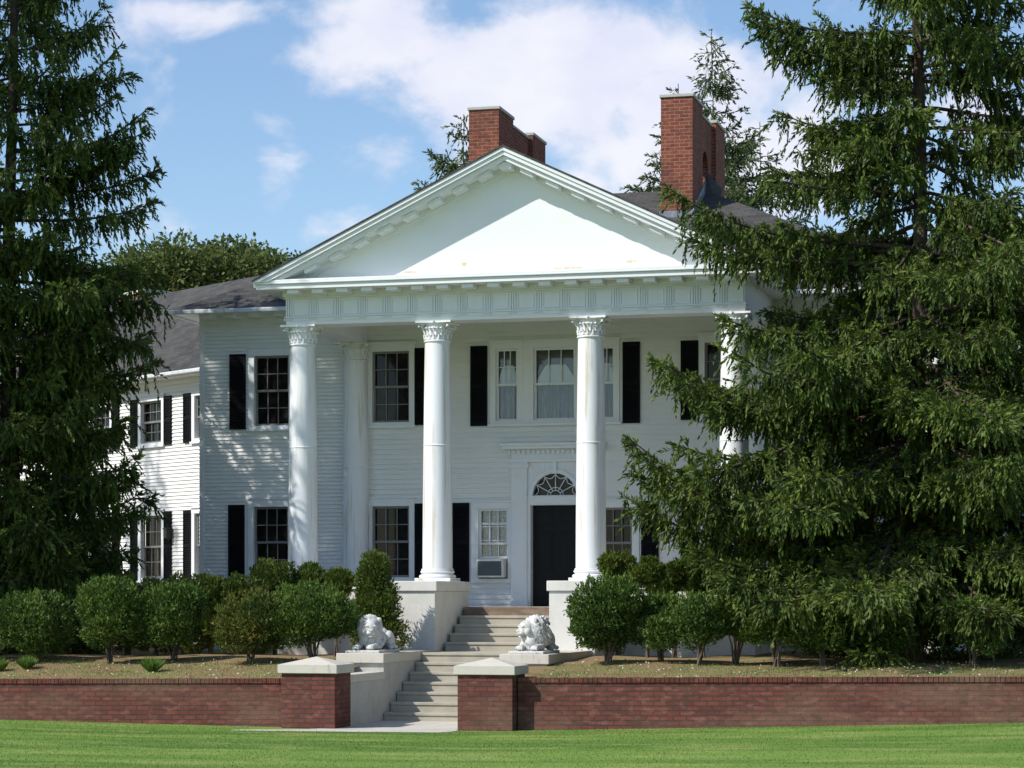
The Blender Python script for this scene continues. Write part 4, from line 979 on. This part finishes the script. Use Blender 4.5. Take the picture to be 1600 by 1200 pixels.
spruce('spruce_tree', 'dark spruce half cut off by the left edge, behind the shaded one', (l2u, l2v, TERR), 19.5, lambda z, a: max(.2, min((18 - z)*.3, 3.1)), 22, 120, .05, k_up, dens=.42, trunk_r=.2, fl=.14, fw=.024, step=.035)
# more spruces of the same row beyond the frame; they throw the dappled shade over the left bay
spruce('spruce_tree', 'tall spruce outside the frame beyond the left edge, throwing dappled shade on the portico end', (-27.9, 36.3, -1.6), 28, lambda z, a: max(.2, min((26.0 - z)*.32, 2.8)), 23, 190, .3, k_up, dens=.34, trunk_r=.22, fl=.25, fw=.045, step=.09)
spruce('spruce_tree', 'thin spruce outside the frame beyond the left edge, shading the wing', (-37, 41.5, -1.6), 25, lambda z, a: max(.2, min((23 - z)*.28, 3.3)), 24, 130, .2, k_up, dens=.30, trunk_r=.2, fl=.25, fw=.045, step=.09)

spruce('spruce_tree', 'spruce outside the frame beyond the left edge, nearest the wing, throwing shade on the bay', (-31.7, 38.2, -1.6), 26, lambda z, a: max(.2, min((24.0 - z)*.33, 3.0)), 25, 150, .3, k_up, dens=.30, trunk_r=.22, fl=.25, fw=.045, step=.09)

spruce('spruce_tree', 'lower bushy spruce outside the frame beyond the left edge, shading the left spruces', (-26.3, 38.6, -1.5), 14.5, lambda z, a: max(.2, min((13.5 - z)*.45, 3.3)), 26, 130, .08, k_up, dens=.6, trunk_r=.2, fl=.25, fw=.045, step=.08)

l6u, l6v = at(88, 50.0)
spruce('spruce_tree', 'low dark spruce behind the shaded one, against the left wing', (l6u, l6v, -1.4), 9.2, lambda z, a: max(.2, min((8.2 - z)*.32, 1.65)), 27, 130, .05, k_up, dens=1.0, trunk_r=.13, fl=.14, fw=.024, step=.03)

# shrubs --------------------------------------------------------------------------
def shrub(name, label, x, D, ytop, ybot, wpx, seed, mt='bush', cat='shrub', group=None, lobes=8, leaf=(.060, .014), n=9000, stem=True, shape='round', base=None, foot=.14, wide=1.08):
    a_ = (x-800)/FPX; D = D/(ct + a_*st); u_, v_ = at(x, D); s = FPX/D; zt = (HOR-ytop)/s; zg = base if base is not None else ter(u_, v_); h = zt-zg; w = wpx/s/2*wide
    rng = np.random.default_rng(seed); root = empty(name, label, cat, (u_, v_, zg), group)
    zl = zg + h*foot; P, D_, T = [], [], []
    cs = []
    for i in range(lobes):
        a = 2*math.pi*i/lobes + rng.uniform(-.4, .4); f = rng.uniform(.35, .72); r_ = w*rng.uniform(.40, .62)
        if shape == 'round': c = np.array((u_ + math.cos(a)*w*f, v_ + math.sin(a)*w*f*.9, zl + (zt-zl)*rng.uniform(.30, .72)))
        elif shape == 'full': c = np.array((u_ + math.cos(a)*w*f, v_ + math.sin(a)*w*f*.8, zl + (zt-zl)*(.15+.6*((i*5) % lobes)/lobes)))
        elif shape == 'cone': q = i/lobes; c = np.array((u_ + math.cos(a*2.3)*w*.35*(1-q), v_ + math.sin(a*2.3)*w*.35*(1-q), zl + (zt-zl)*(.1+.8*q))); r_ = w*(.95-.5*q)
        cs.append((c, r_))
    if shape == 'round': cs.append((np.array((u_, v_, zl+(zt-zl)*.55)), w*.62))
    tot = sum(r_*r_ for _, r_ in cs)
    for c, r_ in cs:
        k = int(1.7*n*r_*r_/tot); d = nrm(rng.normal(size=(k, 3))); rz_ = min(r_, (zt-zl)*.40) if shape != 'cone' else r_*.9
        q = rng.uniform(.55, 1.0, k)**.5
        lump = 1 + .17*np.sin(d[:, 0]*7+seed)*np.cos(d[:, 1]*6) + .12*np.sin(d[:, 2]*10+seed+c[0]*3) + rng.normal(size=k)*.035
        p = c + d*np.array((r_, r_, rz_))*(q*lump)[:, None]
        keep = (p[:, 2] < zt+.04) & (p[:, 2] > zl-.1); P.append(p[keep]); dd = d[keep]; lt = rng.uniform(-.22, .22)
        D_.append(nrm(dd*.7 + np.array((0, 0, .75)) + rng.normal(size=dd.shape)*.5)); T.append(np.clip(rng.uniform(0, 1, len(dd)) + lt, 0, 1))
    P, D_, T = map(np.concatenate, (P, D_, T))
    ns = 70; a = rng.uniform(0, 6.28, ns); q = w*.8*np.sqrt(rng.random(ns))           # fresh shoots that break the outline
    if shape == 'round' and mt != 'thuja':
        for i in range(ns):
            b0 = np.array((u_+math.cos(a[i])*q[i], v_+math.sin(a[i])*q[i], zt - (zt-zl)*.42*(1-math.sqrt(max(0, 1-(q[i]/w)**2))) - .06)); up = nrm(np.array((math.cos(a[i])*.35*q[i]/w, math.sin(a[i])*.35*q[i]/w, 1)) + rng.normal(size=3)*.15)
            k = 12; tt = np.linspace(0, 1, k)[:, None]; P = np.concatenate([P, b0 + up*tt*rng.uniform(.05, .17)]); D_ = np.concatenate([D_, nrm(up + rng.normal(size=(k, 3))*.45)]); T = np.concatenate([T, rng.uniform(.5, 1, k)])
    L = leaf[0]*rng.uniform(.7, 1.4, len(P)); W = leaf[1]*rng.uniform(.7, 1.3, len(P))
    V, F = kites(P, D_, L, W, rng, False); mesh_obj('foliage', V, F, M[mt], root, tint=np.repeat(T, 4))
    if stem:
        sm = MB(); rr = random.Random(seed)
        for i in range(9):
            a = rr.uniform(0, 6.28); e = w*rr.uniform(.2, .65)
            sm.tube([(u_+rr.uniform(-.05,.05), v_+rr.uniform(-.05,.05), zg-.05), (u_+math.cos(a)*e*.35, v_+math.sin(a)*e*.35, zg+h*.25), (u_+math.cos(a)*e, v_+math.sin(a)*e, zg+h*rr.uniform(.5, .7))], [.016, .012, .007], 5, cap=False)
        mesh_obj('stems', np.array(sm.v), sm.f, M['twig'], root, smooth=True, uv=False)
    return root
G1 = 'rounded shrubs along the terrace'
for i, (x, D, yt, yb, w, lab, n) in enumerate([
    (50, 39.6, 928, 1032, 118, 'rounded green shrub at the far left end of the terrace bed, on bare stems', 11000),
    (-40, 39.8, 940, 1032, 100, 'green shrub cut by the left edge of the frame', 6000),
    (172, 39.5, 906, 1030, 100, 'green shrub with a ragged pointed top, second from the left end of the bed', 10000),
    (272, 39.9, 914, 1034, 118, 'broad domed shrub behind the larger grass tuft', 13000),
    (392, 39.4, 928, 1036, 104, 'shrub with orange-tinged leaves on pale forked stems', 11000),
    (488, 39.7, 916, 1030, 122, 'broad dark shrub just left of the tall columnar cedar', 13000),
    (950, 39.7, 903, 1036, 116, 'large dense shrub beside the right pedestal and lion', 15000),
    (1032, 40.0, 932, 1036, 92, 'middling shrub right of the large dense one', 9000),
    (1092, 39.4, 930, 1034, 76, 'thin shrub on a forked stem under the spruce edge', 6000),
    (1150, 39.8, 925, 1034, 80, 'dark shrub on crossed stems beneath the spruce', 6000),
    (1212, 39.6, 930, 1036, 80, 'dark shrub beneath the spruce, third from the big dense one', 5000),
    (1285, 39.5, 936, 1036, 84, 'open shrub with many thin stems in the spruce shade', 5000),
    (1370, 39.7, 930, 1036, 90, 'dark shrub left of the spruce trunk', 5000),
    (1520, 39.6, 940, 1040, 90, 'dark shrub right of the spruce trunk', 4000)]):
    shrub('shrub', lab, x, D, yt, yb, w, 100+i, group=G1, n=n, mt='bush_orange' if x == 392 else 'bush')
G2 = 'clipped cedars along the porch wall'
for i, (x, D, yt, w, lab, foot) in enumerate([
    (200, 42.6, 880, 74, 'low dark cedar at the left end of the back row', -1), (243, 42.6, 878, 74, 'low dark cedar beneath the wing window', -1), (286, 42.6, 876, 74, 'low dark cedar below the wing shutters', -1),
    (330, 42.6, 870, 74, 'dark cedar in the back row under the corner of the house', -1), (378, 42.6, 872, 74, 'dark cedar under the left shutter of the bay window', -1),
    (431, 43.1, 859, 66, 'clipped cedar ball in front of the leftmost column', .25), (483, 43.1, 871, 52, 'smaller cedar ball between column and siding', .45), (526, 43.1, 866, 44, 'narrow cedar ball beside the tall columnar cedar', .45),
    (966, 43.1, 857, 54, 'round cedar ball against the base of the second column from the spruce', .52), (1011, 43.1, 861, 46, 'cedar ball with a brown underside on a bare trunk', .52),
    (1055, 43.1, 868, 46, 'cedar ball third to the right of the stair column', .52), (1098, 43.1, 864, 50, 'cedar ball in front of the rightmost column', .5), (1150, 43.1, 868, 50, 'cedar ball hidden in the spruce boughs', .5)]):
    shrub('cedar_bush', lab, x, D, yt, 0, w, 200+i, mt='thuja', cat='cedar bush', group=G2, n=6500 if foot > 0 else 12000, lobes=7 if foot > 0 else 13, leaf=(.06, .012), foot=max(foot, .02), shape='round' if foot > 0 else 'full')
shrub('columnar_cedar', 'tall columnar cedar against the left stair pedestal', 583, 41.7, 853, 0, 80, 301, mt='thuja', cat='cedar', shape='cone', n=15000, lobes=12, leaf=(.06,.012), foot=.1)

for i, (x, D, yt, w, lab) in enumerate([(20, 42.6, 900, 120, 'dark evergreen bush in the deep shade at the left edge'), (118, 42.6, 890, 110, 'dark evergreen bush in deep shade behind the ragged shrub'),
    (1440, 43.1, 905, 130, 'dark evergreen bush in the shade behind the big spruce trunk'), (1330, 43.1, 915, 110, 'dark evergreen bush in the shade left of the spruce trunk'), (1560, 43.1, 900, 130, 'dark evergreen bush in the shade at the right edge')]):
    shrub('evergreen_bush', lab, x, D, yt, 0, w, 400+i, cat='shrub', group='dark evergreen bushes in the shade', n=11000, lobes=13, foot=.02, shape='full')
# grass tufts
def tuft(x, D, hpx, wpx, seed, label):
    u_, v_ = at(x, D); zg = ter(u_, v_); s = FPX/D; rng = np.random.default_rng(seed); n = 420
    a = rng.uniform(0, 6.28, n); sp_ = rng.uniform(0, 1, n); P = np.stack([u_+.06*np.cos(a), v_+.06*np.sin(a), np.full(n, zg)], 1)
    d = nrm(np.stack([np.cos(a)*sp_*wpx/hpx*.9, np.sin(a)*sp_*wpx/hpx*.9, np.ones(n)], 1)); L = hpx/s*rng.uniform(.6, 1.1, n)
    V, F = kites(P, d, L, np.full(n, .008), rng, False)
    o = mesh_obj('grass_tuft', V, F, M['blade'], tint=rng.uniform(0, 1, len(V)//4).repeat(4)); tag(o, label, 'plant', 'grass tufts on the terrace')
tuft(238, 41.3, 26, 34, 1, 'larger strappy grass tuft in front of the domed shrub')
tuft(42, 42.1, 21, 26, 2, 'small grass tuft below the leftmost full shrub')
tuft(-2, 42.0, 22, 24, 3, 'grass tuft cut off at the left edge')
# fallen leaves on the terrace
rng = np.random.default_rng(77); n = 1500
uu = rng.uniform(-24, 2, n); uu = uu[(uu < -13.6) | (uu > -9.4)]; vv = rng.uniform(37.3, 40.6, len(uu)); zz = np.array([ter(a, b_) for a, b_ in zip(uu, vv)])+.012
dd = nrm(np.stack([rng.normal(size=len(uu)), rng.normal(size=len(uu)), np.abs(rng.normal(size=len(uu)))*.5], 1))
V, F = kites(np.stack([uu, vv, zz], 1), dd, rng.uniform(.02, .055, len(uu)), rng.uniform(.008, .018, len(uu)), rng, False)
o = mesh_obj('fallen_leaves', V, F, M['litter']); o['kind'] = 'stuff'; o['label'] = 'pale fallen leaves scattered on the terrace ground'
def blades(name, label, n, region, zf, seed, h=(.012, .032), w=.0035, avoid=None):
    rng = np.random.default_rng(seed); uu = rng.uniform(region[0], region[1], n); vv = rng.uniform(region[2], region[3], n)
    if avoid is not None: k = ~avoid(uu, vv); uu, vv = uu[k], vv[k]
    zz = np.array([zf(a, b_) for a, b_ in zip(uu, vv)]); d = nrm(np.stack([rng.normal(size=len(uu))*.35, rng.normal(size=len(uu))*.35, np.ones(len(uu))], 1))
    V, F = kites(np.stack([uu, vv, zz-.004], 1), d, rng.uniform(*h, len(uu)), np.full(len(uu), w), rng, False)
    o = mesh_obj(name, V, F, M['lawn' if name == 'grass' else 'blade'], tint=rng.uniform(0, 1, len(uu)).repeat(4)); o['kind'] = 'stuff'; o['label'] = label
blades('grass', 'short mown grass blades of the lawn', 110000, (-21, 0, 27, 36.95), lawn_z, 9, avoid=lambda u, v: (u > -13.9) & (u < -10.5) & (v > 35.95))
blades('terrace_grass', 'thin grass growing on the terrace bed', 20000, (-21, -1, 37.25, 39.6), ter, 10, h=(.02, .06), avoid=lambda u, v: (u > -13.5) & (u < -9.5))

# broadleaf tree behind the left wing
def broadleaf(label, x, D, ytop, wpx, ybase, seed, n=26000, group=None):
    u_, v_ = at(x, D); s = FPX/D; zt = (HOR-ytop)/s; zg = -1.5; w = wpx/s/2; rng = np.random.default_rng(seed); root = empty('broadleaf_tree', label, 'tree', (u_, v_, zg), group)
    tr = MB(); zb = (HOR-ybase)/s; ends = []; rr = random.Random(seed)
    tr.tube([(u_, v_, zg-.3), (u_+.2, v_, zg+3), (u_, v_, zb)], [.5, .38, .3], 10)
    for i in range(17):
        a = 2*math.pi*i/17*2.4 + rr.uniform(-.3, .3); e = w*rr.uniform(.35, .98); zz = zb + (zt-zb)*rr.uniform(.35, .93)*(1-.35*(e/w)**2)
        tip = (u_+math.cos(a)*e, v_+math.sin(a)*e*.8, zz); tr.tube([(u_, v_, zb-.5), (u_+math.cos(a)*e*.4, v_+math.sin(a)*e*.3, zb+(zz-zb)*.45), tip], [.2, .1, .03], 6, cap=False); ends.append(tip)
        for k in range(3):
            t2 = (tip[0]+rr.uniform(-.9,.9), tip[1]+rr.uniform(-.9,.9), tip[2]+rr.uniform(-.5,.55)); tr.tube([tuple(np.array(tip)*.6+np.array((u_,v_,zb))*.4), t2], [.05, .02], 5, cap=False); ends.append(t2)
    mesh_obj('trunk', np.array(tr.v), tr.f, M['twig'], root, smooth=True, uv=False)
    P, D_ = [], []; k = n//len(ends)
    for e in ends:
        r_ = rng.uniform(.55, .95); d = nrm(rng.normal(size=(k, 3))); q = rng.uniform(.2, 1, k)**.6; lump = 1+.25*np.sin(d[:,0]*5+e[0])*np.cos(d[:,2]*5)
        P.append(np.array(e) + d*np.array((r_*1.15, r_*1.15, r_*.62))*(q*lump)[:, None]); D_.append(nrm(d + rng.normal(size=(k, 3))*.8))
    P, D_ = np.concatenate(P), np.concatenate(D_)
    V, F = kites(P, D_, rng.uniform(.10, .2, len(P)), rng.uniform(.035, .065, len(P)), rng, False)
    mesh_obj('crown', V, F, M['oak'], root, tint=np.repeat(rng.uniform(0, 1, len(P)), 4))
broadleaf('spreading broadleaf tree rising behind the grey roof of the left wing', 355, 72, 357, 250, 500, 41, 21000)
broadleaf('broadleaf tree glimpsed through the left spruces behind the wing roof', 190, 78, 400, 190, 520, 42, 12000)
# conifers behind the house
GB = 'spruces far behind the house'
def far_spruce(label, x, D, ytop, rmax, slope_, seed, nb=90, low=.25, thin=None):
    u_, v_ = at(x, D); zt = (HOR-ytop)/FPX*D; H = zt+1.5
    spruce('background_spruce', label, (u_, v_, -1.5), H, lambda z, a: max(.15, min((zt-z)*slope_+.15, rmax)), seed, nb, low, lambda f, rng: (rng.uniform(-.05,.2), -.2, rng.uniform(.2,.4)),
           mats=('pine', 'bark', 'twig'), dens=1.3, trunk_r=.09, fl=.15, fw=.024, step=.05, group=GB, hang=.35, thin=thin)
far_spruce('pale spruce top showing left of the left-hand chimney', 722, 66, 186, 2.0, .62, 51, nb=150)
far_spruce('tall thin spruce spire rising behind the right-hand chimney', 1112, 68, 52, 2.9, .42, 52, nb=170, thin=lambda z, a: .15)
far_spruce('spruce behind the left side of the right-hand chimney', 1062, 72, 130, 2.2, .40, 53, nb=90, thin=lambda z, a: .3)
far_spruce('spruce between the right-hand chimney and the big spruce', 1190, 70, 190, 2.6, .45, 54)
